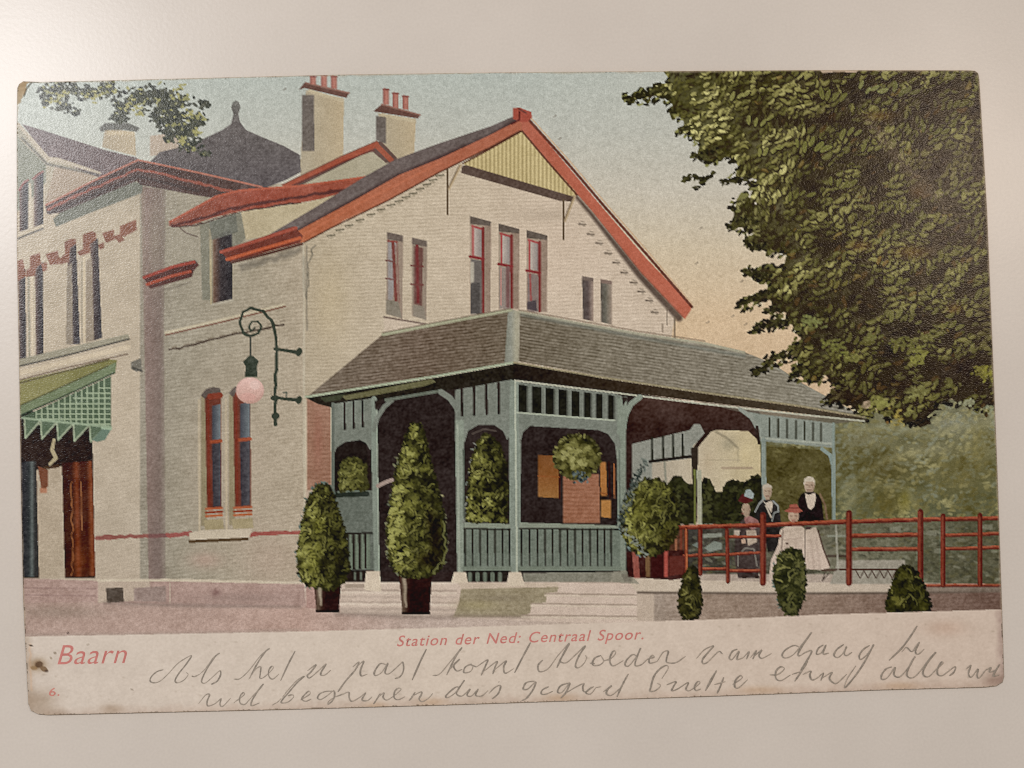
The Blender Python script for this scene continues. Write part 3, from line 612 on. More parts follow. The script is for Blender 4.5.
# soffit and fascia
i = part('fascia', id_ver, 'pale gutter edge over a dark soffit')
F([(306, 398), (440, 377), (514, 364), (516, 380), (450, 390), (392, 398), (334, 408), (318, 404)], (52, 46, 38), i, g=6)
F([(342, 396), (432, 379), (436, 382), (425, 386), (360, 398), (346, 400)], (112, 108, 76), i, g=7); F([(320, 398), (345, 394), (340, 400), (325, 402)], (72, 74, 56), i)
L([(306, 397), (440, 375.5), (514, 362.5)], 2.4, (168, 176, 148), i)
F([(514, 363), (600, 378), (700, 393), (800, 407), (866, 418.5), (866, 421), (800, 413.5), (700, 401.5), (640, 394), (514, 379)], grad([(514, (50, 42, 36)), (640, (66, 54, 42)), (866, (84, 74, 60))], (1, 0)), i, g=6)
L([(514, 362.5), (600, 377), (700, 392), (800, 406), (864, 417)], 1.8, (156, 144, 112), i)
F([(700, 402), (800, 414), (860, 421), (832, 424), (760, 417)], (112, 104, 90), i, a=.8)
# timber framing: outer boards, arches, posts
def T(pts, c=TE, **kw): F(pts, c, id_ver, g=kw.pop('g', 6), mo=4, **kw)
def arch(pts, w=4.5, c=TE): L(pts, w, c, id_ver)
# left bay
T([(332, 404), (374, 398), (374, 432), (352, 436), (338, 444), (335, 452), (332, 452)])
for x in (332.5, 344.5, 353.5, 362.5): L([(x, 405 - (x - 332) * .13), (x + .2, 431 - (x - 332) * .08)], 2.2, DK, id_ver)
T([(332, 432), (374, 426), (374, 445), (370, 450), (366, 443), (360, 440), (345, 442), (336, 448), (332, 456)])
F([(335, 458), (337, 449), (344, 443), (360, 440.5), (366, 444), (368, 455), (368, 492), (335, 493)], (50, 42, 38), id_in)
L([(333, 404), (333, 495)], 3, TD, id_ver); T([(333, 493), (376, 490), (378, 570), (345, 570), (340, 520), (333, 500)], TD, g=7)
L([(335, 495), (367, 494)], 5, (58, 62, 54), id_ver); L([(338, 492), (367, 490)], 1.8, (116, 126, 110), id_ver)
F([(347, 534), (369, 533.5), (370, 568), (349, 570)], (60, 54, 48), id_ver)
for x in (350.5, 356.5, 362.5, 368): L([(x, 535), (x + .4, 568)], 3.3, (120, 130, 112), id_ver)
L([(347, 533.6), (372, 533)], 2, (60, 56, 50), id_ver); L([(348, 571), (376, 571)], 2.4, (50, 42, 38), id_ver); F([(350, 572), (366, 571), (367, 580), (350, 581)], (56, 46, 40), id_ver); L([(355, 573), (355, 579)], 2.4, (120, 128, 112), id_ver); L([(361, 573), (361, 579)], 2.4, (120, 128, 112), id_ver)
# second post, big arch and third post
L([(374, 399), (374.5, 470), (377, 572)], 5.6, (138, 146, 132), id_ver); L([(376.6, 410), (379, 572)], 1.3, (160, 168, 150), id_ver)
arch([(374, 430), (377, 418), (384, 407), (392, 400)], 4.5); L([(386, 400), (440, 391)], 3.2, (112, 118, 104), id_ver); F([(374.5, 401), (382, 400), (375.5, 411)], DK, id_ver)
arch([(441, 392), (450, 398), (457, 408), (460, 420)], 6); F([(450, 391), (456, 389), (456, 399)], DK, id_ver)
T([(455, 390), (512, 379.5), (512, 433), (507, 440), (503, 431), (494, 425), (478, 425), (468, 431), (465, 442), (455, 442)])
for x in (461.8, 474, 486.3, 498.5): L([(x, 389.5 - (x - 461) * .16), (x + .3, 415.5 - (x - 461) * .06)], 2.6, DK, id_ver)
T([(455, 420), (464, 420), (465, 572), (457, 572)], (144, 152, 136)); L([(457.5, 425), (459.5, 572)], 1.6, (164, 170, 152), id_ver); L([(463.5, 450), (464.5, 572)], 1.6, (98, 104, 92), id_ver)
F([(464.5, 450), (467, 435), (474, 428), (482, 425.5), (494, 426), (502, 431), (507, 440), (508, 523), (465, 523)], (58, 48, 45), id_in); L([(472, 434), (484, 429), (496, 431)], 1.5, (110, 98, 88), id_in, a=.6)
# corner post and right frieze
T([(510, 380), (521, 381), (521, 440), (520, 574), (510, 574), (509, 450)], (138, 146, 132)); T([(519, 382), (617, 394), (626, 398), (626, 470), (618, 470), (615, 444), (608, 434), (598, 430), (530, 426), (523, 432), (520, 445), (519, 440)])
for (xa, xb) in [(518.5, 527), (532, 541.5), (545.5, 554), (558.5, 567), (571.5, 579.5), (584, 591), (596, 602.5), (608, 614)]:
    F([(xa, 384.5 + (xa - 518) * .115), (xb, 384.5 + (xb - 518) * .115), (xb, 413 + (xb - 518) * .075), (xa, 413 + (xa - 518) * .075)], (46, 44, 36), id_ver)
    L([(xb + 1, 386 + (xb - 518) * .115), (xb + 1, 412 + (xb - 518) * .075)], 1.2, (98, 102, 90), id_ver, a=.7)
L([(515, 380.5), (617, 393), (640, 396), (700, 403.5), (800, 414.5), (864, 421)], 1.6, (190, 188, 166), id_ver); L([(517, 412.5), (615, 420.5)], 1.5, (176, 182, 160), id_ver); L([(515, 381), (516, 480), (517, 573)], 1.5, (186, 190, 168), id_ver)
T([(617, 398), (627, 397), (626, 440), (626, 574), (618, 574), (617, 450)], (138, 146, 130)); F([(622, 397), (628, 398), (623, 406)], DK, id_ver)
arch([(640, 397), (631, 404), (626, 414), (623, 428)], 5.5, (142, 150, 134)); arch([(609, 428), (617, 436), (619, 446)], 4)
L([(619, 450), (620, 520)], 1.5, (110, 118, 106), id_ver)
# end bay
T([(738, 410), (760, 414), (830, 423), (834, 424), (834, 448), (760, 441), (756, 430), (750, 419)], (144, 150, 138)); arch([(740, 409), (751, 416), (757, 427), (760, 440)], 3.6, (150, 154, 142))
for x in (769.5, 778.3, 787, 796, 804.5, 813, 821): L([(x, 418 + (x - 769) * .11), (x, 436 + (x - 769) * .09)], 2.2, (74, 74, 62), id_ver)
L([(760, 438), (833, 444)], 2, (168, 172, 156), id_ver); L([(757, 427), (759, 443)], 3, (60, 46, 40), id_ver)
L([(763.5, 440), (764.5, 522)], 4.6, (142, 152, 142), id_ver); arch([(822, 449), (830, 455), (833, 466), (834, 522)], 3.6, (136, 150, 142)); L([(833.5, 424), (834, 520)], 3.2, (140, 152, 142), id_ver)
# railings
id_rl = part('railing', id_ver, 'slatted grey green railing between the veranda posts')
for (x0, x1, slots) in [(464, 510, (465, 472.5, 480, 487.5, 495, 502.5, 509.5)), (519.5, 620, (521.5, 529.5, 537.5, 545, 552.5, 560, 567.5, 575, 582.5, 590, 597.5, 604.5, 611))]:
    F([(x0, 522.5), (x1, 522.5 + (x1 - x0) * .03), (x1, 571), (x0, 571)], (118, 126, 112), id_rl, g=6)
    F([(x0, 522.5), (x1, 522.5 + (x1 - x0) * .03), (x1, 528), (x0, 528)], (142, 148, 130), id_rl); L([(x0, 528.6), (x1, 529.5)], 1.6, (50, 44, 38), id_rl)
    for x in slots: L([(x, 529), (x + .3, 565)], 1.9, (58, 54, 46), id_rl)
    L([(x0, 568.5), (x1, 568.5)], 4.2, (124, 132, 116), id_rl); L([(x0, 571.5), (x1, 571.5)], 2, (48, 42, 36), id_rl)
F([(466, 573), (506, 573), (506, 582), (467, 582)], (52, 46, 40), id_rl)
for x in (470, 477.5, 485, 492.5, 500): L([(x, 574), (x, 580)], 4, (112, 120, 104), id_rl)
F([(523, 573), (620, 572), (625, 582), (524, 582)], (138, 134, 118), id_ver, g=8)
F([(379, 572), (456, 572), (453, 581), (380, 581)], (60, 48, 45), id_in)
L([(378, 486), (386, 482), (392, 480)], 4, (170, 148, 136), id_in)
for pts in [[(454, 572), (466, 572), (468, 583), (451, 583)], [(509, 572), (521, 572), (525, 586), (506, 586)], [(366, 571), (380, 571), (381, 592), (364, 590)]]:
    F(pts, (214, 196, 172), id_ver)
F([(612, 572), (626, 570), (640, 584), (610, 582)], (150, 144, 126), id_ver, a=.8)

# ================= chairs, tables and shade behind the fence
id_far = part('terrace_furniture', 0, 'tables and chairs behind the terrace fence')
F([(684, 528), (852, 524), (1004, 520), (1004, 584), (852, 582), (684, 574)], grad([(684, (70, 66, 60)), (770, (96, 90, 76)), (850, (122, 118, 96)), (920, (104, 102, 80)), (1004, (94, 90, 68))], (1, 0)), id_far, g=8, mo=10)
for q in range(900):
    x, y = rng.uniform(690, 1002), rng.uniform(526, 582)
    D(x, y, rng.uniform(1.5, 4.5), rng.uniform(.8, 1.8), rng.uniform(-.5, .5), [(72, 70, 56), (118, 116, 94), (142, 140, 118), (86, 86, 66), (108, 102, 70), (78, 78, 62)][rng.integers(6)], a=.5, keep=[id_far])
F([(684, 574), (905, 574), (905, 584), (684, 580)], (178, 160, 144), id_far, g=6); F([(838, 560), (905, 560), (905, 584), (830, 584)], (160, 152, 136), id_far, g=7)
F([(704, 548), (714, 541), (722, 543), (722, 549), (710, 552)], (136, 142, 130), id_far); F([(692, 545), (698, 542), (698, 548)], (122, 130, 120), id_far); F([(703, 534), (722, 533), (722, 537), (703, 538)], (142, 144, 130), id_far)
L([(822, 570), (850, 569.5), (900, 569.5)], 2, (84, 60, 50), id_far); L([(826, 571), (822, 581), (830, 572)], 1.2, (90, 76, 66), id_far)
for x in (856, 864, 872, 880, 888): L([(x, 571), (x + 4, 578), (x + 8, 571)], 1.3, (92, 72, 62), id_far)
L([(828, 556), (846, 556)], 2.4, (78, 62, 54), id_far); L([(828, 536), (846, 536)], 2, (146, 148, 130), id_far); L([(836, 526), (838, 570)], 2, (180, 176, 160), id_far, a=.7)
for (x, y) in [(896, 529), (932, 533), (988, 527), (940, 551)]: F([(x - 6, y - 2), (x + 5, y - 3), (x + 4, y + 3), (x - 6, y + 2)], (138, 136, 116), id_far, a=.7)
# fernery / red box near the round tree
id_box = part('planter_box', 0, 'dark red planter box holding the round clipped tree')
F([(660, 528), (687, 528), (687, 552), (660, 552)], (98, 66, 52), id_box, g=6, mo=6); L([(676, 530), (676, 552)], 2, (168, 110, 80), id_box); L([(681, 530), (681, 552)], 1.6, (128, 66, 50), id_box); F([(626, 552), (684, 550), (686, 578), (672, 580), (628, 577)], (72, 42, 38), id_box, g=6, mo=6); F([(632, 552), (638, 552), (640, 578), (634, 578)], (156, 90, 78), id_box); F([(645, 552), (650, 552), (650, 577), (646, 577)], (124, 94, 64), id_box); F([(664, 550), (668, 550), (668, 577), (664, 577)], (176, 84, 72), id_box); F([(652, 556), (664, 556), (664, 578), (652, 578)], (70, 36, 34), id_box); F([(669, 556), (684, 556), (684, 574), (669, 576)], (104, 54, 46), id_box)

# ================= people on the terrace
id_p = part('person', 0, 'person in dark coat with a feathered hat, seated at the left')
D(746, 509.5, 4.3, 6.6, 0, (176, 152, 128), id_p); L([(747, 515), (747, 520)], 4, (168, 142, 120), id_p); B(749, 510, 3, 6, (140, 112, 92), .5, [id_p])
D(743.5, 509.5, 1.1, .7, 0, (128, 100, 82), id_p); L([(741.5, 513.5), (743.5, 513.5)], .8, (140, 84, 74), id_p)
i = part('coat', id_p, 'dark coat with a pink collar')
F([(736, 530), (742, 520), (750, 517), (758, 522), (762, 535), (760, 560), (758, 578), (738, 578), (734, 556)], (78, 66, 62), i, g=8, mo=8); F([(744, 518), (750, 516), (758, 520), (760, 526), (752, 530), (746, 526)], (152, 106, 100), i, g=9); F([(746, 530), (756, 530), (757, 542), (748, 546)], (182, 162, 142), i, g=9); F([(734, 530), (740, 530), (739, 536), (734, 538)], (186, 170, 152), i)
F([(741, 540), (745, 538), (746, 543), (742, 544)], (190, 158, 134), id_p)
L([(738, 566), (738, 556), (745, 548), (754, 549), (757, 566)], 1.4, (130, 122, 112), i); D(744.5, 577, 3, 1.6, 0, (66, 52, 46), i); D(757, 577, 2.6, 1.6, 0, (66, 52, 46), i)
i = part('hat', id_p, 'brown red hat with a pale blue feather')
F([(738, 501), (742, 494), (749, 494), (753, 501), (746, 504)], (96, 46, 44), i); F([(744, 496), (746, 490), (750, 489), (754, 494), (753, 499), (749, 498)], (158, 168, 164), i, g=7)
id_p = part('person', 0, 'person with grey hair in dark jacket and white shirt, standing behind the left table')
D(767.4, 491.5, 4.4, 7.4, 0, (182, 160, 136), id_p); L([(767.4, 497), (767.4, 503)], 3.8, (170, 146, 122), id_p); B(770.5, 493, 2.5, 6, (146, 120, 98), .5, [id_p])
D(769, 491, 1.0, .7, 0, (132, 106, 88), id_p); D(765.5, 491, 1.0, .7, 0, (132, 106, 88), id_p); L([(766, 496), (769, 496)], .8, (140, 100, 84), id_p)
i = part('hair', id_p); F([(762, 489), (763, 485), (768, 483.5), (772, 486), (772, 488.5), (768, 487), (764, 489)], (190, 176, 156), i)
i = part('jacket', id_p, 'dark jacket'); F([(755, 508), (758, 503), (763, 500), (774, 500), (779, 505), (781, 522), (780, 550), (768, 552), (762, 522), (755, 518)], (50, 46, 44), i, g=6); L([(755, 512), (759, 504), (763, 500)], 1.5, (150, 152, 146), i); L([(773, 501), (778, 506), (778.5, 512)], 1.5, (150, 152, 146), i); L([(772, 521), (774, 513), (779, 511)], 1.4, (132, 134, 128), i)
i = part('shirt', id_p, 'white shirt front'); F([(762.5, 500), (766, 503), (771.5, 500.5), (773, 503), (771.5, 513), (768, 508)], (196, 180, 160), i); L([(766, 506), (771, 517)], 1.6, (190, 176, 156), i)
id_p = part('person', 0, 'person in dark jacket and deep white shirt front, standing upright behind the fence')
D(809.4, 485.5, 5, 8.2, 0, (186, 162, 138), id_p); L([(809.4, 491), (809.4, 496)], 4.4, (172, 146, 122), id_p); B(813, 487, 2.6, 7, (150, 122, 100), .5, [id_p])
D(807, 485, 1.1, .75, 0, (126, 98, 80), id_p); D(811.5, 485, 1.1, .75, 0, (126, 98, 80), id_p); L([(809.4, 485), (809.8, 488)], .8, (150, 118, 98), id_p); L([(807, 490), (811.5, 490)], 1, (130, 90, 76), id_p)
i = part('hair', id_p, 'white hair'); F([(803.5, 486), (804, 479), (808, 476.3), (813, 477), (815.2, 481), (815, 486), (813.5, 481.5), (806, 481.5)], (198, 184, 162), i)
i = part('jacket', id_p, 'dark evening jacket'); F([(798, 500), (801, 494), (805, 492), (814, 492), (819, 495), (822, 502), (824, 521), (798, 521), (798.5, 510)], (48, 38, 38), i, g=5); L([(820, 494), (825, 505), (827, 519)], 2, (160, 120, 108), i, a=.5)
i = part('shirt', id_p, 'white shirt front'); F([(805, 493), (809, 495), (815, 492.5), (816, 498), (814, 507), (811, 510), (808, 508), (806, 500)], (206, 188, 168), i)
id_p = part('person', 0, 'person in a pale dress and red straw hat, seated with back to the veranda')
D(793.6, 516, 5.4, 6.6, 0, (190, 160, 136), id_p); L([(793.6, 521), (793.6, 527)], 4.6, (178, 148, 124), id_p); B(797, 517, 2.6, 6, (156, 124, 102), .45, [id_p])
D(791, 516, 1.0, .7, 0, (136, 106, 88), id_p); D(796, 516, 1.0, .7, 0, (136, 106, 88), id_p); L([(792, 520.5), (795, 520.5)], .9, (160, 96, 84), id_p)
i = part('dress', id_p, 'long pale pinkish dress'); F([(780, 530), (788, 525), (800, 525), (806, 530), (816, 527), (822, 545), (830, 568), (820, 570), (806, 569), (802, 582), (768, 584), (771, 560), (778, 545)], grad([(526, (196, 176, 156)), (560, (204, 182, 164)), (584, (196, 176, 158))]), i, g=6)

for fx0, fx1 in [(788, 783), (796, 794), (811, 815), (816, 822)]: L([(fx0, 540), ((fx0 + fx1) / 2, 560), (fx1, 580)], 1.6, (172, 150, 134), soft=2.5, a=.6, keep=[i])
L([(783, 530), (781, 556)], 1, (128, 108, 96), i); L([(805, 530), (805, 562)], 1.2, (110, 92, 82), i); L([(818, 530), (823, 548), (830, 566)], 1.5, (92, 72, 62), i); D(808.5, 528, 3, 1.6, 0, (84, 66, 62), i); D(787, 543.5, 1.6, 1, 0, (110, 90, 80), i); L([(784, 540), (802, 538)], .9, (180, 158, 140), i)
i = part('hat', id_p, 'red straw hat'); F([(784, 511), (789, 508.5), (790, 504.5), (797, 504), (799, 508), (803, 511), (798, 513), (789, 512.5)], (166, 92, 76), i); L([(789, 508), (799, 508)], 1.2, (126, 64, 56), i)

# ================= terracotta fence
id_f = part('fence', 0, 'red brown wooden post and rail fence along the terrace edge')
FR = (150, 74, 54); FH = (184, 100, 70); FD = (104, 46, 38)
def rail(pts, w):
    L(pts, w, FD, id_f); L([(x, y - w * .18) for x, y in pts], w * .6, FR, id_f, wig=.5); L([(x, y - w * .3) for x, y in pts], w * .22, FH, id_f, wig=.6)
for pts, w in [([(680, 527.5), (762, 525.2), (850, 521.8), (918, 519.8), (1004, 518.2)], 4.4), ([(726, 537), (760, 537)], 3), ([(766, 536), (780, 536)], 3), ([(851, 536), (917, 534.8)], 4.4), ([(944, 535.5), (1004, 533.5)], 3.6), ([(684, 556), (728, 554.5), (762, 552.5)], 3),
               ([(851, 549.5), (917, 549)], 4.2), ([(944, 549), (1004, 547.5)], 3.6), ([(702, 569), (727, 569)], 3.4), ([(728, 571), (762, 570.5)], 3.4), ([(925, 585.5), (1004, 585.5)], 3)]:
    rail(pts, w)
def post(x, y0, y1, w, x2=None):
    x2 = x if x2 is None else x2
    L([(x, y0), (x2, y1)], w, FD, id_f); L([(x - w * .15, y0 + 1), (x2 - w * .15, y1)], w * .5, mix(FR, FD, .25), id_f, wig=.4)
for a in [(686.3, 529, 575, 3.8), (700.3, 529, 574, 4.4), (727, 530, 582, 3.8, 728), (763, 515, 583, 6), (849, 513, 583, 5.8), (920.3, 512, 583, 6), (943, 516, 585, 5.2), (980, 515, 585, 4.6)]: post(*a)
L([(686, 529), (687, 574)], 1.4, (186, 106, 66), id_f)

# ================= clipped trees
OL = [(44, 41, 30), (60, 58, 36), (88, 86, 46), (122, 120, 58), (164, 162, 90)]
def conifer(foil, pot, lab, n, light=-.6, seed=0, pal=OL, sz=(.9, 2.5), potc=(52, 32, 30), potlab=None, rim=None):
    i = part('potted_conifer' if pot else 'conifer', 0, lab)
    if pot:
        p = part('pot', i, potlab); xs = [q[0] for q in pot]
        F(pot, grad([(min(xs), (64, 36, 32)), (min(xs) + 4, (110, 92, 76)), (min(xs) + 8, (70, 48, 40)), (min(xs) + 12, potc), (max(xs), (58, 36, 32))], (1, 0)), p, g=5, mo=4)
        L([(pot[2][0], pot[2][1] - 1.5), (pot[3][0], pot[3][1] - 1.5)], 2.4, (40, 28, 26), p)
    if rim:
        for q in range(len(foil) * 8):
            k_ = q % len(foil); a_, b_ = foil[k_], foil[(k_ + 1) % len(foil)]; t_ = rng.random()
            x_ = a_[0] + (b_[0] - a_[0]) * t_; y_ = a_[1] + (b_[1] - a_[1]) * t_
            if rim[1](x_, y_): D(x_ + rng.uniform(-2.5, 2), y_ + rng.uniform(-2, 2), rng.uniform(1, 3), rng.uniform(.6, 1.2), rng.uniform(0, 3), mix(rim[0], (70, 84, 74), rng.random() * .6), i)
    bushy(foil, int(n * 1.5), pal, i, sz, light=light, seed=seed)
    r = np.random.default_rng(300 + seed); m_ = len(foil)
    fx = [q[0] for q in foil]; fy = [q[1] for q in foil]
    for q in range(int(n / 14)):      # curling lit sprigs
        x_ = r.uniform(min(fx) + 3, max(fx) - 3); y_ = r.uniform(min(fy) + 3, max(fy) - 4)
        if not inside(foil, np.array([x_]), np.array([y_]))[0]: continue
        lit = np.clip(.75 - (x_ - min(fx)) / (max(fx) - min(fx)) * .8 + r.uniform(-.2, .25), .1, 1); th_ = r.uniform(-2.6, -.4); pts = [(x_, y_)]
        for w in range(4): th_ += r.uniform(-.9, .9); pts.append((pts[-1][0] + 1.9 * math.cos(th_), pts[-1][1] + 1.9 * math.sin(th_)))
        L([(a_ + 1, b_ + 1) for a_, b_ in pts], 1.8, mix(pal[0], pal[1], .5), a=.7, keep=[i]); L(pts, r.uniform(1.1, 1.9), mix(pal[2], mix(pal[-1], (186, 180, 96), .6), lit), a=.9, keep=[i])
    if pot:
        x_ = pot[0][0]; L([(x_ + 5.5, pot[0][1] + 3), (x_ + 7, pot[3][1] - 8)], [3.6, 2.2], (176, 160, 136), p, soft=1.5, a=.85, wig=.6)
    for q in range(m_ * 7):      # ragged outline
        k_ = q % m_; a_, b_ = foil[k_], foil[(k_ + 1) % m_]; t_ = r.random()
        D(a_[0] + (b_[0] - a_[0]) * t_ + r.uniform(-1, 1), a_[1] + (b_[1] - a_[1]) * t_ + r.uniform(-1, 1), r.uniform(1, 2.4), r.uniform(.8, 1.5), r.uniform(0, 3), mix(pal[0], pal[2], r.random() * (1 if a_[0] < np.mean([f[0] for f in foil]) else .5)), i, a=.9)
    return i
A = conifer([(322, 484), (329, 486), (333, 494), (338, 510), (345, 530), (348, 552), (349, 570), (344, 582), (334, 589), (318, 590), (306, 584), (299, 574), (297, 555), (300, 535), (304, 515), (309, 498), (315, 487)],
            [(314, 586), (341, 586), (338.5, 612.5), (316.5, 612.5)], 'potted conifer at the left, before the brick wall', 900, -.5, 10, rim=((116, 128, 118), lambda x, y: x < 312 or y < 500))
Bc = conifer([(412, 424), (420, 424), (424, 434), (428, 450), (433, 470), (440, 495), (445, 520), (447, 545), (444, 562), (436, 573), (424, 578), (404, 577), (394, 570), (389, 555), (387, 530), (390, 505), (394, 480), (399, 460), (404, 440)],
             [(399, 575), (432, 575), (429.5, 614.5), (402.5, 614.5)], 'tall potted conifer in the middle, in front of the veranda steps', 1300, -.75, 11, sz=(1.0, 2.8), rim=((150, 144, 104), lambda x, y: (x < 400 or x > 440)))
for (x, y, rx, ry, a) in [(436, 540, 9, 26, .85), (428, 560, 14, 9, .8), (430, 520, 5, 14, .6)]: B(x, y, rx, ry, (42, 34, 26), a, [Bc])
L([(443, 520), (446, 545), (443, 562), (434, 573)], 2, (122, 122, 72), Bc, a=.8, wig=2)
for (x, y, rx, ry) in [(331, 500, 5, 14), (338, 560, 7, 20), (326, 566, 5, 16)]: B(x, y, rx, ry, (44, 40, 28), .65, [A])
for (x, y, rx, ry) in [(313, 560, 8, 16), (318, 525, 6, 12)]: B(x, y, rx, ry, (140, 138, 50), .35, [A])
conifer([(484, 434), (492, 436), (500, 446), (506, 465), (508, 490), (507, 522), (466, 522), (468, 490), (471, 465), (476, 446)], None, 'conifer standing behind the slatted railing at the veranda corner', 520, -.4, 12, rim=((150, 148, 136), lambda x, y: x < 478))
conifer([(343, 462), (350, 458), (358, 459), (366, 466), (368, 490), (340, 491), (339, 475)], None, 'small conifer in the leftmost arch of the veranda', 150, -.4, 13, pal=[(60, 58, 36), (84, 82, 46), (112, 110, 58), (146, 144, 84)])
Dt = conifer([(636, 484), (645, 479), (660, 480), (670, 487), (677, 500), (680, 518), (677, 535), (668, 548), (655, 556), (640, 555), (628, 546), (621, 530), (621, 512), (627, 496)], None, 'round clipped tree in a red planter box beside the fence', 900, -.6, 14, rim=((128, 142, 140), lambda x, y: x < 640))
for q in range(150):
    t = rng.random(); x = 645 - 26 * t + rng.uniform(-4, 4); y = 462 + 60 * t ** 1.2 + rng.uniform(-4, 6)
    D(x, y, rng.uniform(1, 2.6), rng.uniform(.6, 1.2), rng.uniform(-1.5, 1.5), mix((46, 52, 48), (140, 146, 134), rng.random() ** 1.6), Dt if x > 626 or y > 490 else Dt, a=.85)
for q in range(46):
    D(622 + rng.uniform(-2, 3) + q * .55, 528 + q * .62 + rng.uniform(-2, 2), rng.uniform(.8, 1.8), rng.uniform(.5, 1), rng.uniform(-1, 1), (138, 144, 132), Dt, a=.8)
B(668, 540, 10, 16, (56, 48, 26), .6, [Dt]); B(642, 510, 12, 22, (138, 134, 56), .3, [Dt])
conifer([(688, 570), (693, 566), (697, 572), (700, 586), (702, 600), (700, 614), (695, 619), (684, 619), (680, 612), (678, 600), (681, 586), (684, 576)], None, 'smallest dark conifer below the fence, left of three', 260, -.2, 15, pal=[(40, 38, 28), (56, 54, 34), (74, 70, 40), (104, 100, 52)], sz=(1, 2.6))
conifer([(786, 550), (793, 548), (801, 552), (805, 565), (806, 585), (803, 602), (797, 614), (786, 615), (780, 603), (775, 586), (774, 570), (779, 556)], None, 'middle conifer below the fence, before the seated figure in white', 420, .1, 16, pal=[(44, 44, 32), (60, 60, 38), (84, 84, 50), (108, 106, 62)], sz=(1, 2.6), rim=((104, 124, 116), lambda x, y: x < 782))
conifer([(903, 566), (910, 567), (918, 574), (925, 588), (931, 604), (930, 611), (888, 612.5), (886, 606), (889, 592), (894, 580), (898, 571)], None, 'stout dark conifer at the right end of the terrace wall', 380, -.5, 17, pal=[(38, 36, 26), (52, 50, 30), (74, 72, 38), (112, 108, 52)], sz=(1.1, 2.8))
H = part('hanging_basket', 0, 'round leafy hanging basket in the right bay of the veranda')
hp = [(577 + 23 * math.cos(t) * (1 + .06 * math.sin(5 * t)), 457 + 22.5 * math.sin(t) * (1 + .05 * math.cos(7 * t))) for t in np.linspace(0, 6.28, 22)[:-1]]
bushy(hp, 560, [(42, 38, 28), (56, 54, 32), (80, 76, 42), (124, 120, 66), (164, 160, 100)], H, sz=(1.2, 3.4), light=-.3, seed=18)
for q in range(70): t = rng.uniform(0, 6.28); D(577 + 23 * math.cos(t), 457 + 22 * math.sin(t), rng.uniform(1, 2.8), rng.uniform(.8, 1.4), rng.uniform(0, 3), mix((46, 42, 28), (142, 138, 80), rng.random()), H)
for q in range(40): D(582 + rng.uniform(-10, 8), 477 + rng.uniform(-5, 6), rng.uniform(1, 2.2), rng.uniform(.7, 1.2), rng.uniform(0, 3), mix((40, 42, 40), (120, 134, 130), rng.random()), H)

# ================= the big tree on the right
id_tree = part('tree', 0, 'large leafy tree filling the right of the picture')
CR = [(664, 60), (668, 80), (655, 86), (640, 91), (626, 95), (626, 101), (642, 102), (655, 101), (668, 98), (672, 112), (678, 120), (684, 126), (678, 134), (690, 134), (697, 145), (694, 155), (708, 164), (722, 160), (738, 162), (734, 174), (728, 180), (744, 182), (757, 182), (750, 194), (734, 202), (731, 208),
      (736, 212), (728, 226), (736, 231), (752, 230), (746, 240), (756, 247), (768, 253), (783, 254), (784, 266), (765, 267), (746, 271), (752, 278), (770, 282), (762, 294), (740, 302), (740, 310), (764, 302), (775, 305), (774, 314), (784, 316), (756, 326), (752, 331), (770, 329), (790, 325), (800, 334),
      (792, 350), (774, 354), (754, 372), (766, 374), (782, 360), (800, 360), (790, 376), (808, 382), (822, 380), (838, 388), (822, 404), (838, 404), (852, 410), (866, 420), (874, 412), (890, 420), (902, 424), (918, 424), (932, 418), (938, 404), (952, 402), (968, 408), (986, 411), (1010, 413), (1010, 60)]


def crown_mask():
    X = GX + 5 * vnoise(GX, GY, 8, 51) + 2.5 * vnoise(GX, GY, 3.5, 52); Y = GY + 5 * vnoise(GX, GY, 8, 53) + 2.5 * vnoise(GX, GY, 3.5, 54)
    m = inside(CR, X, Y)
    gap = vnoise(GX, GY, 12, 55) + .7 * vnoise(GX, GY, 5, 56)        # sky showing through near the left side
    edge = np.clip((800 + (GY - 240) * .22 - GX) / 70, 0, 1)
    return m & ~((gap > 1.42 - .3 * edge) & (edge > .25) & (GY > 140))


cm = crown_mask() & picm
def crowncol(X, Y):
    t = np.clip((X - 690 - (Y - 70) * .15) / 200, 0, 1)[:, None]
    c = np.array([84, 80, 46.]) * (1 - t) + np.array([72, 60, 42.]) * t
    n = vnoise(X, Y, 26, 57) + .6 * vnoise(X, Y, 11, 58)
    low = np.clip((Y - 280) / 120, 0, 1)[:, None]
    c = c * (1 - .22 * low)
    return c + (13 * n)[:, None] + (8 * vnoise(X, Y, 3, 59))[:, None]
put(full, cm, GX, GY, crowncol, id_tree, g=6, mo=4)
okm = np.zeros((CH, CW), bool); okm[:] = cm


def ok(x, y):
    j = int((y - Y0) * S); q = int((x - X0) * S)
    return 0 <= j < CH and 0 <= q < CW and okm[j, q]


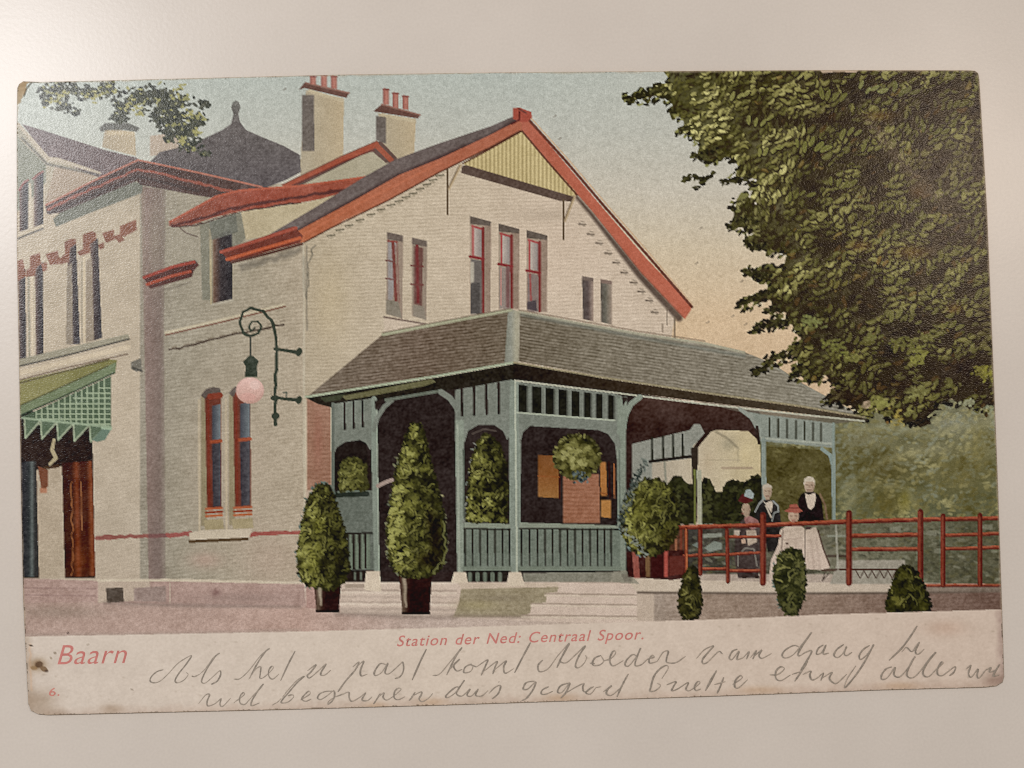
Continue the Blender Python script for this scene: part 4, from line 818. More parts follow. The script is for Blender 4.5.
r = np.random.default_rng(77)
N = 9500
px = r.uniform(622, 1000, N); py = r.uniform(66, 428, N)
n1 = vnoise(px + .6 * py, py, 34, 61); n2 = vnoise(px + .5 * py, py * 1.15, 14, 62); an_ = vnoise(px, py, 24, 63)
for q in range(N):
    x, y = px[q], py[q]
    if not ok(x, y): continue
    left = np.clip((850 + (y - 240) * .15 - x) / 150, 0, 1)     # left side is lit and small leaved
    right = 1 - left
    v = .34 * n1[q] + .78 * n2[q] + .36 * left + r.uniform(-.34, .34)
    if y > 310: v -= .12
    if v > .34: c = mix((116, 110, 56), (214, 206, 132), np.clip((v - .18) * 1.3 * (.30 + .9 * left), 0, 1))
    elif v > .0: c = mix((88, 83, 44), (118, 114, 60), np.clip(v * 2.2, 0, 1))
    elif v < -.15: c = mix((66, 55, 39), (44, 35, 29), np.clip(-v - .1, 0, 1))
    else: continue
    if right > .5 and r.random() < .06 and v < .4: c = mix(c, (134, 98, 50), .5)
    if x < 760 and y > 200: c = mix(c, (62, 58, 40), .3)
    s_ = r.uniform(1.5, 3.7) + r.uniform(.6, 2.8) * right
    an = -.62 + .8 * an_[q] + r.normal(0, .3)
    asp = r.uniform(.34, .5)
    if v > 0:
        D(x + .7, y + 1.1, s_ * 1.2, s_ * asp * 1.3 + .7, an, mix((52, 42, 32), (60, 54, 34), left), id_tree, a=.8 - .5 * left, keep=[id_tree])
        D(x, y, s_, s_ * asp, an, c, id_tree, bend=r.uniform(-.6, .6), a=.95, keep=[id_tree])
        if s_ > 3.6: D(x - .3, y - .4, s_ * .7, s_ * asp * .45, an, mix(c, (196, 190, 128), .22), id_tree, a=.8, keep=[id_tree])
    else: D(x, y, s_, s_ * asp, an, c, id_tree, bend=r.uniform(-.3, .3), a=.8, keep=[id_tree])
# dark leaf groups hanging at the rim
rim = np.array(CR[1:76], float)
for q in range(len(rim) - 1):
    a_, b_ = rim[q], rim[q + 1]
    for w in range(max(2, int(np.hypot(*(b_ - a_)) / 2.2))):
        p = a_ + (b_ - a_) * r.random() + r.uniform(-3, 3, 2)
        yy = p[1]
        c = mix((58, 54, 36), (40, 34, 26), np.clip((yy - 100) / 250, 0, 1)) if r.random() < .72 else mix((150, 148, 88), (104, 100, 56), np.clip((yy - 100) / 200, 0, 1))
        D(p[0], p[1], r.uniform(1.4, 3.6), r.uniform(.9, 1.9), -r.uniform(-.2, 1.1), c, id_tree, bend=r.uniform(-.4, .4), keep=[id_tree, id_sky, id_shrub, id_r])
# fingers of leaves reaching into the sky
for pts in [[(626, 98), (640, 96), (655, 92), (668, 90)], [(683, 179), (693, 177), (703, 179), (714, 174)], [(704, 178), (703, 186)], [(727, 228), (735, 226), (746, 218), (756, 222)], [(742, 272), (757, 274), (770, 277)], [(738, 307), (748, 301), (762, 294), (775, 290)], [(752, 330), (768, 324), (786, 320)],
            [(751, 375), (762, 370), (772, 360), (786, 352)], [(788, 380), (797, 374), (806, 366)], [(746, 238), (750, 248), (768, 246)], [(694, 156), (703, 154), (718, 149)], [(679, 131), (690, 126)], [(720, 183), (738, 180), (750, 176)], [(700, 188), (696, 189)], [(764, 312), (780, 307)]]:
    for w in range(len(pts) - 1):
        a_, b_ = np.array(pts[w], float), np.array(pts[w + 1], float)
        L([a_, b_], 1.2, (60, 52, 36), id_tree)
        for q in range(int(np.hypot(*(b_ - a_)) * 1.1)):
            p = a_ + (b_ - a_) * r.random() + r.uniform(-2.4, 2.4, 2)
            D(p[0], p[1], r.uniform(1.4, 3.2), r.uniform(.9, 1.7), -r.uniform(-.3, 1.2), mix((48, 44, 30), (92, 88, 52), r.random() ** 2), id_tree)
# long lit leaves, single sprays in the dark of the crown
def spray(x, y, n, ang, ln, c, spread=.5):
    c = mix(c, (128, 116, 58), .35)
    for q in range(n):
        a_ = ang + (q - (n - 1) / 2) * .32 + r.uniform(-.15, .15); d_ = ln * r.uniform(.75, 1.15)
        xx = x + (q - (n - 1) / 2) * 7.0 + r.uniform(-1, 1); yy = y + r.uniform(-3.5, 3.5)
        D(xx + .6, yy + .9, d_ * .56, d_ * .26, a_, (54, 44, 33), id_tree, a=.85, keep=[id_tree])
        D(xx, yy, d_ * .48, d_ * .18, a_, c, id_tree, bend=r.uniform(-.15, .15), keep=[id_tree]); D(xx, yy, d_ * .34, d_ * .05, a_, mix(c, (84, 80, 42), .45), id_tree, keep=[id_tree])
for (x, y, n, c) in [(872, 88, 4, (140, 146, 92)), (905, 90, 4, (106, 112, 66)), (832, 95, 4, (110, 112, 60)), (950, 106, 5, (92, 92, 50)), (935, 130, 4, (96, 98, 54)), (962, 126, 3, (92, 94, 52)), (850, 132, 3, (120, 122, 66)), (868, 150, 2, (116, 118, 64)), (812, 145, 5, (124, 128, 66)), (920, 165, 3, (116, 112, 60)),
                     (966, 182, 4, (108, 108, 58)), (842, 182, 4, (110, 112, 58)), (880, 208, 3, (110, 108, 56)), (905, 206, 3, (100, 98, 52)), (860, 222, 3, (104, 98, 50)), (940, 218, 2, (116, 112, 58)), (884, 238, 2, (140, 142, 84)), (968, 250, 3, (112, 110, 58)), (948, 256, 3, (106, 104, 56)), (882, 262, 2, (132, 98, 48)), (918, 258, 3, (92, 88, 48)),
                     (895, 282, 4, (104, 104, 56)), (940, 292, 4, (108, 106, 56)), (838, 284, 3, (116, 108, 56)), (896, 315, 2, (120, 120, 70)), (912, 320, 3, (98, 98, 54)), (952, 325, 3, (104, 104, 56)), (838, 310, 3, (92, 90, 48)), (985, 296, 3, (110, 112, 64)), (870, 365, 3, (84, 80, 44)), (925, 395, 4, (112, 110, 60)), (910, 350, 5, (112, 110, 58)), (860, 340, 4, (90, 88, 50)), (770, 150, 4, (148, 150, 84)), (760, 120, 4, (150, 152, 88)), (800, 195, 4, (110, 112, 58)), (740, 96, 3, (160, 160, 98))]:
    spray(x, y, n, -r.uniform(.75, 1.25) + math.pi, r.uniform(9, 13), c)
# bright little leaf groups low in the crown
for (x, y, w, h, n, c) in [(985, 373, 10, 8, 40, (168, 164, 66)), (918, 391, 14, 6, 46, (150, 148, 86)), (878, 402, 9, 8, 40, (158, 156, 82)), (897, 420, 7, 8, 34, (178, 158, 78)), (918, 358, 9, 8, 36, (152, 150, 72)), (850, 357, 10, 6, 30, (142, 140, 72)), (973, 348, 2, 3, 8, (150, 146, 80)), (948, 382, 6, 5, 18, (126, 124, 64)),
                           (835, 345, 14, 7, 34, (128, 128, 66)), (905, 342, 16, 6, 36, (120, 118, 60)), (812, 322, 14, 8, 40, (132, 136, 78)), (872, 338, 10, 5, 24, (126, 124, 68)), (924, 337, 9, 5, 24, (128, 124, 66)), (968, 402, 6, 4, 18, (170, 172, 138)), (990, 408, 6, 3, 12, (150, 156, 124)), (868, 404, 6, 5, 14, (206, 178, 150)), (882, 424, 8, 4, 18, (160, 118, 68)), (908, 414, 6, 4, 16, (140, 136, 76))]:
    for q in range(n): D(x + r.normal(0, w * .5), y + r.normal(0, h * .5), r.uniform(1.2, 2.8), r.uniform(.8, 1.6), -r.uniform(0, 1.2), mix(c, (70, 64, 36), r.random() * .5), id_tree, keep=[id_tree])
for (x, y, rx, ry, a) in [(935, 165, 34, 22, .55), (925, 100, 30, 14, .45), (975, 150, 16, 30, .5), (830, 118, 26, 12, .5), (870, 190, 24, 14, .3), (840, 395, 28, 9, .6), (960, 370, 30, 18, .5), (900, 385, 20, 12, .4), (985, 320, 14, 40, .5), (870, 300, 24, 12, .35), (760, 110, 18, 8, .35), (950, 235, 26, 14, .35)]:
    B(x, y, rx, ry, (54, 40, 34), a, [id_tree], g=5)
for (x, y, rx, ry) in [(880, 116, 18, 6), (912, 252, 22, 8), (860, 246, 14, 6), (918, 192, 10, 8), (955, 308, 10, 6)]: B(x, y, rx, ry, (124, 86, 42), .5, [id_tree], g=6)
# pale unprinted flaw at the upper edge and rubbed diagonal crease
F([(816, 62), (868, 62), (856, 72.5), (835, 72), (822, 73.2)], (206, 178, 152), id_tree, a=.85, keep=[id_tree])
L([(866, 118), (884, 140), (903, 166), (925, 190), (946, 206)], [3, 10, 8, 10, 4], (116, 98, 78), id_tree, soft=10, a=.42, keep=[id_tree], g=14)
for q in range(150):
    t = r.random(); x = 868 + 80 * t + r.normal(0, 5); y = 118 + 92 * t + r.normal(0, 5)
    D(x, y, .6, .5, 0, (170, 150, 118), id_tree, a=.6, keep=[id_tree])

# ================= leafy branch in the upper left
id_br = part('branch', 0, 'leafy branch hanging into the upper left corner of the picture')
def clump(x, y, rx, ry, n, dens=.88):
    n = int(n * 1.35)
    dens = min(.93, dens + .1)
    for q in range(n):
        xx, yy = x + r.normal(0, rx * .5), y + r.normal(0, ry * .5)
        c = mix((58, 60, 52), (98, 98, 82), r.random()) if r.random() < dens else mix((140, 138, 92), (168, 164, 106), r.random())
        D(xx, yy, r.uniform(1.3, 3.4), r.uniform(.9, 1.8), r.uniform(-1, 1), c, id_br, keep=[id_br, id_sky, id_house] + [i for i in PARTS if PARTS[i]['parent'] == id_house])
for a in [(52, 92, 16, 9, 60), (68, 90, 12, 9, 55), (88, 92, 14, 7, 50, .7), (108, 89, 10, 7, 40, .7), (64, 107, 10, 5, 26), (76, 113, 5, 3, 10), (122, 106, 9, 7, 46), (120, 118, 9, 6, 34), (140, 97, 14, 10, 70, .75), (160, 96, 16, 10, 90), (165, 110, 18, 12, 120, .85), (172, 124, 14, 10, 90, .85), (186, 132, 12, 8, 60, .7), (198, 118, 8, 5, 34, .6), (203, 104, 6, 4, 22), (196, 124, 8, 4, 26), (190, 145, 12, 5, 40), (206, 153, 6, 3, 16), (46, 102, 5, 5, 14), (180, 100, 10, 8, 40, .7), (168, 138, 6, 8, 24)]:
    clump(*a)
for (x, y) in [(50, 100), (95, 96), (130, 103), (138, 112), (192, 112), (196, 130), (178, 90), (60, 96), (182, 140)]:
    for q in range(9): D(x + r.normal(0, 4), y + r.normal(0, 3), r.uniform(1.2, 2.8), r.uniform(.8, 1.5), r.uniform(-1, 1), (166, 160, 102), id_br, keep=[id_br, id_sky])

# ================= worn corner and edges
id_w = part('corner_wear', 0, 'bare brown worn corner at the upper left')
m = inside([(10, 70), (34, 78), (28, 84), (25, 92), (20, 103), (10, 108)], GX + 1.2 * vnoise(GX, GY, 3, 71), GY + 1.2 * vnoise(GX, GY, 3, 72)) & picm
put(full, m, GX, GY, grad([(78, (172, 142, 104)), (104, (196, 176, 146))]), id_w, g=6)
L([(33, 81), (27, 88), (24, 96)], 1.2, (92, 76, 60), id_w, a=.8)
# the margin below the picture stays bare paper
m = ~picm & (margin_id > 0); cv[m] = margin_cv[m]; pid[m] = margin_id[m]
# stains
id_s = part('stain', 0, 'brown spotted stain beside the place name')
B(38, 665, 11, 8, (150, 116, 74), .6); B(38, 664, 6, 5, (120, 84, 50), .5)
for (x, y, rx, ry, c, a) in [(39, 664.5, 4, 3.2, (104, 76, 52), .9), (44, 669, 4, 2.6, (124, 92, 60), .8), (34, 668, 3.5, 2.2, (150, 116, 76), .8), (46.5, 671, 1.8, 1.2, (84, 60, 44), .9), (31, 645.5, 2.2, .9, (90, 74, 60), .9), (55, 653, 1.4, 1, (130, 110, 84), .7), (51, 658, 1.2, .9, (140, 118, 90), .7), (132, 689.5, 1.6, .6, (130, 112, 92), .7), (88, 644.5, 1.4, .6, (150, 132, 110), .7), (68, 633, 1.6, .8, (90, 70, 64), .8)]:
    D(x, y, rx, ry, r.uniform(-.5, .5), c, id_s if 30 < x < 48 else None, a=a)
# outside the card: nothing printed
om = inside(OUT, GX, GY); pid[~om] = 0
# pale rubbed rim where the ink has worn off the very edge
em = np.zeros((CH, CW), np.float32)
for q in range(len(OUT)):
    (xa, ya), (xb, yb) = OUT[q], OUT[(q + 1) % len(OUT)]
    bb = box_of(min(xa, xb) - 4, min(ya, yb) - 4, max(xa, xb) + 4, max(ya, yb) + 4)
    if not bb: continue
    sl, X, Y = bb; dx, dy = xb - xa, yb - ya
    t = np.clip(((X - xa) * dx + (Y - ya) * dy) / (dx * dx + dy * dy), 0, 1)
    d = np.hypot(X - xa - t * dx, Y - ya - t * dy)
    em[sl] = np.maximum(em[sl], np.clip(1.5 - d / (1.3 + .8 * vnoise(X, Y, 9, 75)), 0, 1))
m = (em > 0.02) & (pid > 0) & (GY < 630)
put(full, m, GX, GY, (178, 158, 132), None, a=(em * .5).astype(np.float32), g=6)

# ================= printed words and pencil writing (strokes in picture points)
PEN = []
def pen(ox, oy, sc, *strokes):
    for s in strokes: PEN.append([(ox + x / sc, oy + y / sc) for x, y in s])
R2 = (140, 620, 6.4); R3 = (280, 620, 6.4); R4 = (420, 620, 6.4); R5 = (560, 620, 6.4); R6 = (690, 620, 6.4); R7 = (820, 620, 10.24); R8 = (880, 610, 6.98)
pen(*R2, [(150, 318), (110, 330), (75, 360), (65, 390), (90, 402), (130, 390), (180, 345), (240, 280), (300, 240), (330, 230), (290, 290), (250, 340), (225, 385), (240, 402), (280, 385), (308, 350), (295, 335)], [(330, 358), (350, 362), (385, 345)],
    [(385, 345), (420, 310), (470, 240), (510, 212), (480, 235), (430, 310), (400, 370), (395, 398), (420, 402), (470, 360), (510, 325), (516, 350), (495, 390), (470, 405), (455, 412)],
    [(600, 378), (640, 375), (700, 320), (770, 230), (830, 183), (800, 205), (750, 280), (700, 375)], [(695, 380), (740, 315), (772, 300), (770, 340), (768, 372), (795, 365), (850, 312), (845, 295), (825, 320), (825, 360), (850, 378), (890, 345)], [(993, 198), (950, 280), (900, 388)],
    [(375, 535), (420, 480), (445, 478), (430, 520), (435, 550), (480, 535), (520, 500)], [(520, 500), (512, 540), (530, 552), (580, 500)], [(600, 530), (665, 480), (660, 465), (640, 490), (640, 530), (670, 540), (700, 510), (750, 455), (790, 408), (750, 460), (715, 520), (715, 548), (765, 530)], [(845, 545), (880, 525), (905, 500)])
pen(*R3, [(15, 495), (50, 450), (110, 385), (155, 360), (110, 400), (50, 470), (15, 510), (10, 530), (50, 525), (85, 495), (80, 478), (50, 485)], [(130, 512), (190, 475), (185, 455), (160, 475), (140, 505), (165, 520), (200, 505)],
    [(345, 456), (300, 456), (258, 470), (240, 498), (262, 508), (305, 482), (344, 452), (348, 490), (330, 522), (306, 538), (312, 520), (345, 495)], [(345, 495), (400, 475), (440, 462), (442, 495), (460, 520), (510, 495), (548, 465), (525, 510), (560, 515), (590, 490)], [(642, 470), (620, 505), (598, 538)], [(620, 500), (665, 465), (660, 495), (690, 510), (770, 450), (760, 435), (735, 455), (730, 495), (755, 510), (800, 490)],
    [(865, 460), (840, 500), (825, 515)], [(840, 490), (900, 460), (905, 475), (890, 505), (910, 522), (950, 500), (978, 468)],
    [(175, 325), (230, 285), (200, 330), (175, 355), (190, 370), (240, 330), (295, 280), (265, 330), (262, 352), (290, 350), (325, 320)], [(465, 300), (505, 268), (480, 320), (420, 390), (370, 460)], [(480, 310), (535, 262), (515, 320), (520, 357), (560, 345)], [(680, 285), (640, 280), (605, 330), (610, 355), (650, 335), (690, 275), (672, 335), (700, 342), (760, 290), (785, 270), (790, 320), (770, 360), (735, 375)], [(937, 185), (900, 260), (845, 385)])
pen(*R4, [(80, 355), (125, 345), (190, 270), (268, 175), (230, 230), (170, 352)], [(185, 320), (255, 250), (215, 290), (235, 325), (270, 315)], [(330, 280), (290, 300), (280, 335), (320, 330), (338, 300), (322, 285), (360, 300)], [(360, 300), (430, 255), (420, 290), (390, 355)], [(405, 330), (490, 265), (480, 300), (465, 345)], [(475, 320), (550, 260), (535, 300), (545, 340), (600, 310)], [(707, 143), (660, 230), (605, 337)],
    [(785, 255), (755, 290), (765, 330), (820, 310), (880, 230), (955, 148), (910, 230), (875, 305)], [(256, 432), (232, 428), (200, 450), (165, 485), (180, 495), (230, 460), (285, 383), (240, 450), (235, 475), (270, 485), (320, 440), (300, 480), (330, 485), (372, 440), (355, 480), (395, 485), (435, 450)], [(440, 470), (480, 430), (515, 420), (500, 470), (460, 505)], [(503, 394), (506, 397)],
    [(735, 390), (680, 400), (660, 440), (690, 440), (740, 395), (720, 450), (680, 500), (650, 515)], [(825, 425), (785, 445), (775, 470), (800, 475), (850, 455)], [(960, 400), (900, 420), (880, 460), (910, 460), (958, 400), (935, 460), (900, 500)], [(935, 465), (985, 435), (1020, 415)])
pen(*R5, [(55, 148), (20, 220), (0, 262), (40, 272), (100, 220), (160, 165), (120, 230), (98, 290), (115, 305), (150, 280), (170, 240), (160, 225)], [(262, 225), (220, 245), (208, 285), (250, 288), (278, 262), (262, 228)], [(190, 275), (222, 278)], [(278, 262), (325, 245), (354, 214), (350, 196), (334, 206), (318, 245), (322, 278), (345, 292), (405, 258)], [(492, 232), (466, 220), (430, 250), (415, 285), (440, 292), (490, 230), (515, 178), (490, 240), (480, 290), (520, 285), (560, 250), (600, 238), (590, 225), (570, 250), (575, 275), (620, 265)], [(620, 265), (660, 205), (692, 200), (682, 240), (684, 270), (740, 272), (802, 232)],
    [(95, 430), (150, 405), (145, 425), (150, 455), (175, 455), (200, 425)], [(215, 425), (182, 445), (165, 465), (195, 472), (230, 430)], [(230, 432), (262, 425)], [(275, 460), (330, 418), (303, 445), (297, 472), (330, 480), (390, 430)], [(437, 343), (400, 410), (363, 492)], [(650, 375), (690, 310), (680, 290), (640, 310), (600, 360), (580, 430), (575, 455), (610, 450), (642, 420), (622, 403)], [(680, 415), (740, 393), (722, 430), (715, 452), (752, 440), (820, 398), (805, 440), (830, 450), (892, 405), (880, 393), (860, 425), (868, 450), (900, 440)], [(1000, 322), (960, 400), (928, 452)])
pen(*R6, [(40, 245), (90, 190), (148, 165), (120, 200), (80, 250), (82, 277), (110, 270), (160, 220), (186, 200), (207, 217)], [(302, 185), (270, 200), (250, 240), (270, 250), (312, 198), (300, 250), (340, 240)], [(340, 240), (377, 200), (360, 250)], [(385, 240), (422, 195), (400, 250)], [(405, 235), (457, 190), (440, 225), (460, 244), (520, 213)], [(706, 176), (664, 162), (610, 190), (588, 225), (610, 242), (660, 220), (720, 150), (777, 76), (720, 160), (690, 215), (702, 227), (740, 205), (778, 198), (740, 270), (705, 322)],
    [(852, 158), (820, 180), (808, 217), (840, 207), (868, 158), (850, 215), (887, 210)], [(167, 328), (130, 385), (98, 452)], [(215, 365), (190, 430), (172, 468)], [(155, 412), (225, 393)], [(270, 412), (330, 372), (320, 355), (290, 385), (285, 425), (310, 432), (367, 380)], [(508, 350), (560, 347), (602, 312), (580, 298), (550, 325), (548, 370), (580, 387), (642, 350)], [(752, 262), (710, 330), (668, 392)], [(650, 347), (720, 325)], [(720, 347), (772, 325), (765, 350), (778, 382), (812, 370), (852, 338), (835, 387)], [(845, 370), (907, 333), (890, 370), (910, 397), (940, 402), (1002, 345)])
pen(*R7, [(240, 248), (170, 300), (140, 360), (180, 382), (230, 340), (268, 270), (245, 340), (270, 362), (325, 328)], [(505, 258), (440, 300), (400, 360), (410, 402), (460, 370), (510, 310), (547, 248), (500, 340), (440, 450), (350, 580), (250, 692), (275, 600), (365, 465)], [(992, 58), (920, 170), (830, 290), (703, 412)], [(832, 328), (880, 278), (935, 322), (980, 280)])
pen(*R8, [(225, 285), (270, 225), (262, 245), (245, 290), (265, 307), (307, 270)], [(80, 395), (40, 410), (10, 450), (10, 482), (50, 470), (102, 398), (95, 450), (130, 467), (180, 420), (242, 328), (225, 350), (185, 440), (205, 472), (245, 460), (290, 410), (350, 330), (387, 293), (340, 350), (300, 420), (305, 457), (340, 462), (390, 412), (437, 370), (425, 363), (400, 410), (400, 447), (430, 457), (470, 430), (522, 393), (515, 430), (482, 458)],
    [(600, 410), (632, 383), (615, 440), (635, 467), (680, 410), (675, 455), (690, 472), (742, 408)], [(735, 420), (772, 400), (760, 430), (800, 420), (832, 378), (800, 430), (790, 460), (830, 450)])
#@@END

# ------------------------------------------------------------------ materials
def nodes_of(name):
    m = bpy.data.materials.new(name); m.use_nodes = True
    nt = m.node_tree; return m, nt, nt.nodes['Principled BSDF']


def noise(nt, coord, scale, detail=2, rough=.5):
    n = nt.nodes.new('ShaderNodeTexNoise'); n.inputs['Scale'].default_value = scale
    n.inputs['Detail'].default_value = detail; n.inputs['Roughness'].default_value = rough
    nt.links.new(coord, n.inputs['Vector']); return n.outputs['Fac']


def maprange(nt, v, a, b, c, d):
    n = nt.nodes.new('ShaderNodeMapRange'); nt.links.new(v, n.inputs[0])
    for q, x in enumerate((a, b, c, d)): n.inputs[q + 1].default_value = x
    return n.outputs[0]


def mult(nt, col, fac):
    n = nt.nodes.new('ShaderNodeVectorMath'); n.operation = 'SCALE'
    nt.links.new(col, n.inputs[0]); nt.links.new(fac, n.inputs['Scale']); return n.outputs[0]


def ink_material(name, rough, grain, bump, spec=.5, emboss=5200):
    """printed ink: colour attribute of the print, litho grain, embossed linen-like varnish"""
    m, nt, bs = nodes_of(name)
    at = nt.nodes.new('ShaderNodeAttribute'); at.attribute_name = 'ink'
    co = nt.nodes.new('ShaderNodeTexCoord').outputs['Object']
    f = maprange(nt, noise(nt, co, 5200, 1), .25, .75, 1 - grain, 1 + grain)
    nt.links.new(mult(nt, at.outputs['Color'], f), bs.inputs['Base Color'])
    bs.inputs['Roughness'].default_value = rough; bs.inputs['Specular IOR Level'].default_value = spec
    mp = nt.nodes.new('ShaderNodeMapping'); mp.inputs['Rotation'].default_value = (0, 0, .7); mp.inputs['Scale'].default_value = (1, 1.7, 1)
    nt.links.new(co, mp.inputs['Vector'])
    bp = nt.nodes.new('ShaderNodeBump'); bp.inputs['Strength'].default_value = 1.0; bp.inputs['Distance'].default_value = bump
    nt.links.new(noise(nt, mp.outputs['Vector'], emboss * .8, .4), bp.inputs['Height']); nt.links.new(bp.outputs['Normal'], bs.inputs['Normal'])
    return m


M_INK = ink_material('printed_ink', .17, .17, .000014, .085)
M_PAPER = ink_material('margin_paper', .62, .03, .00001, .3)
M_PENCIL = ink_material('pencil', .5, .16, .00001, .4)
M_WORD = ink_material('red_type_ink', .5, .10, .00001, .3)

m, nt, bs = nodes_of('card_board'); M_CARD = m
co = nt.nodes.new('ShaderNodeTexCoord').outputs['Object']
rp = nt.nodes.new('ShaderNodeValToRGB'); nt.links.new(noise(nt, co, 900, 3), rp.inputs['Fac'])
rp.color_ramp.elements[0].position = .3; rp.color_ramp.elements[0].color = (*albedo((150, 122, 94)), 1)
rp.color_ramp.elements[1].position = .7; rp.color_ramp.elements[1].color = (*albedo((188, 164, 134)), 1)
nt.links.new(rp.outputs['Color'], bs.inputs['Base Color']); bs.inputs['Roughness'].default_value = .7

m, nt, bs = nodes_of('table_laminate'); M_TABLE = m
co = nt.nodes.new('ShaderNodeTexCoord').outputs['Object']
rp = nt.nodes.new('ShaderNodeValToRGB'); nt.links.new(noise(nt, co, 36, 4, .6), rp.inputs['Fac'])
rp.color_ramp.elements[0].position = .25; rp.color_ramp.elements[0].color = (*(lin((183, 171, 160)) / KLIGHT), 1)
rp.color_ramp.elements[1].position = .75; rp.color_ramp.elements[1].color = (*(lin((191, 179, 168)) / KLIGHT), 1)
f = maprange(nt, noise(nt, co, 2600, 2), .25, .75, .97, 1.03)
nt.links.new(mult(nt, rp.outputs['Color'], f), bs.inputs['Base Color'])
bs.inputs['Roughness'].default_value = .245; bs.inputs['Specular IOR Level'].default_value = .22
bp = nt.nodes.new('ShaderNodeBump'); bp.inputs['Strength'].default_value = 1; bp.inputs['Distance'].default_value = .000006
nt.links.new(noise(nt, co, 1700, 3), bp.inputs['Height']); nt.links.new(bp.outputs['Normal'], bs.inputs['Normal'])

# ------------------------------------------------------------------ table
def link(o): scene.collection.objects.link(o); return o


bm = bmesh.new(); bmesh.ops.create_cube(bm, size=1)
for v in bm.verts: v.co = (v.co.x * 1.2, v.co.y * .8, v.co.z * .03 - .015)
bmesh.ops.bevel(bm, geom=bm.edges[:], offset=.003, segments=2, affect='EDGES')
me = bpy.data.meshes.new('table'); bm.to_mesh(me); bm.free(); me.materials.append(M_TABLE)
table = link(bpy.data.objects.new('table', me)); table['kind'] = 'structure'

# ------------------------------------------------------------------ the postcard
card = link(bpy.data.objects.new('postcard', None)); card.empty_display_size = .02
card['label'] = 'old coloured postcard of a cream station, pencil writing below, lying on a pale table'
card['category'] = 'postcard'


def child(name, me, mat, parent, label=None):
    me.materials.append(mat); o = link(bpy.data.objects.new(name, me)); o.parent = parent
    if label: o['label'] = label
    return o


# card stock: a slab with worn, rounded edges
ox, oy = card_xy([p[0] for p in OUT], [p[1] for p in OUT])
bm = bmesh.new()
vs = [bm.verts.new((x, y, .00006)) for x, y in zip(ox, oy)]
fb = bm.faces.new(vs)
ex = bmesh.ops.extrude_face_region(bm, geom=[fb])
for v in [g for g in ex['geom'] if isinstance(g, bmesh.types.BMVert)]: v.co.z = ZT
bmesh.ops.recalc_face_normals(bm, faces=bm.faces[:])
tops = [e for e in bm.edges if all(v.co.z > ZT - 1e-6 for v in e.verts)] + [e for e in bm.edges if all(v.co.z < .0001 for v in e.verts)]
bmesh.ops.bevel(bm, geom=tops, offset=.00009, segments=2, affect='EDGES')
me = bpy.data.meshes.new('card_stock'); bm.to_mesh(me); bm.free()
child('card_stock', me, M_CARD, card)

# each printed area becomes its own sheet of ink, one cell per picture point
NX, NY = X1 - X0, Y1 - Y0
P = np.pad(cv, ((1, 1), (1, 1), (0, 0)), mode='edge')
Wt = np.pad((pid > 0).astype(np.float32), 1)
def corner(a): return a[0:-1:2, 0:-1:2] + a[1::2, 0:-1:2] + a[0:-1:2, 1::2] + a[1::2, 1::2]
num = corner(P * Wt[..., None])[:NY + 1, :NX + 1]; den = corner(Wt)[:NY + 1, :NX + 1]
vs_ = num / np.maximum(den, 1e-6)[..., None]
pd = np.pad(vs_, ((1, 1), (1, 1), (0, 0)), mode='edge'); dn = np.pad(den, 1, mode='edge')[..., None]
bl = sum(pd[a:a + NY + 1, c:c + NX + 1] * dn[a:a + NY + 1, c:c + NX + 1] for a in range(3) for c in range(3)) / np.maximum(sum(dn[a:a + NY + 1, c:c + NX + 1] for a in range(3) for c in range(3)), 1e-6)
vs_ = np.clip(vs_ + .55 * (vs_ - bl), 8, 250)                # the press prints crisper than the cells blend
vcol = albedo(vs_)
gx, gy = np.meshgrid(np.arange(NX + 1.) + X0, np.arange(NY + 1.) + Y0)
flat = corner(P)[:NY + 1, :NX + 1] / 4
vcol = np.where((den > 0)[..., None], vcol, albedo(flat))
# corners of edge cells that stick out over the card are drawn in to its outline
near = np.full(gx.shape, 9.); qx, qy = gx.copy(), gy.copy()
for q in range(len(OUT)):
    (xa, ya), (xb, yb) = OUT[q], OUT[(q + 1) % len(OUT)]
    i0, i1 = int(min(xa, xb) - X0 - 3), int(max(xa, xb) - X0 + 4); j0, j1 = int(min(ya, yb) - Y0 - 3), int(max(ya, yb) - Y0 + 4)
    sl = np.s_[max(j0, 0):max(j1, 0), max(i0, 0):max(i1, 0)]
    dx, dy = xb - xa, yb - ya; ln = math.hypot(dx, dy)
    t = np.clip(((gx[sl] - xa) * dx + (gy[sl] - ya) * dy) / (ln * ln), 0, 1)
    cx, cy = xa + t * dx - dy / ln * .45, ya + t * dy + dx / ln * .45
    d = np.hypot(gx[sl] - cx, gy[sl] - cy)
    m = d < near[sl]; near[sl][m] = d[m]; qx[sl][m] = cx[m]; qy[sl][m] = cy[m]
stick = (~inside(OUT, gx, gy) | (near < .4)) & (near < 3)
gx[stick] = qx[stick]; gy[stick] = qy[stick]
vx, vy = card_xy(gx, gy)
sub = np.stack([pid[0::2, 0::2], pid[1::2, 0::2], pid[0::2, 1::2], pid[1::2, 1::2]], -1)[:NY, :NX]
cid = sub.max(-1)
ZI = ZT + .000012
made = {}
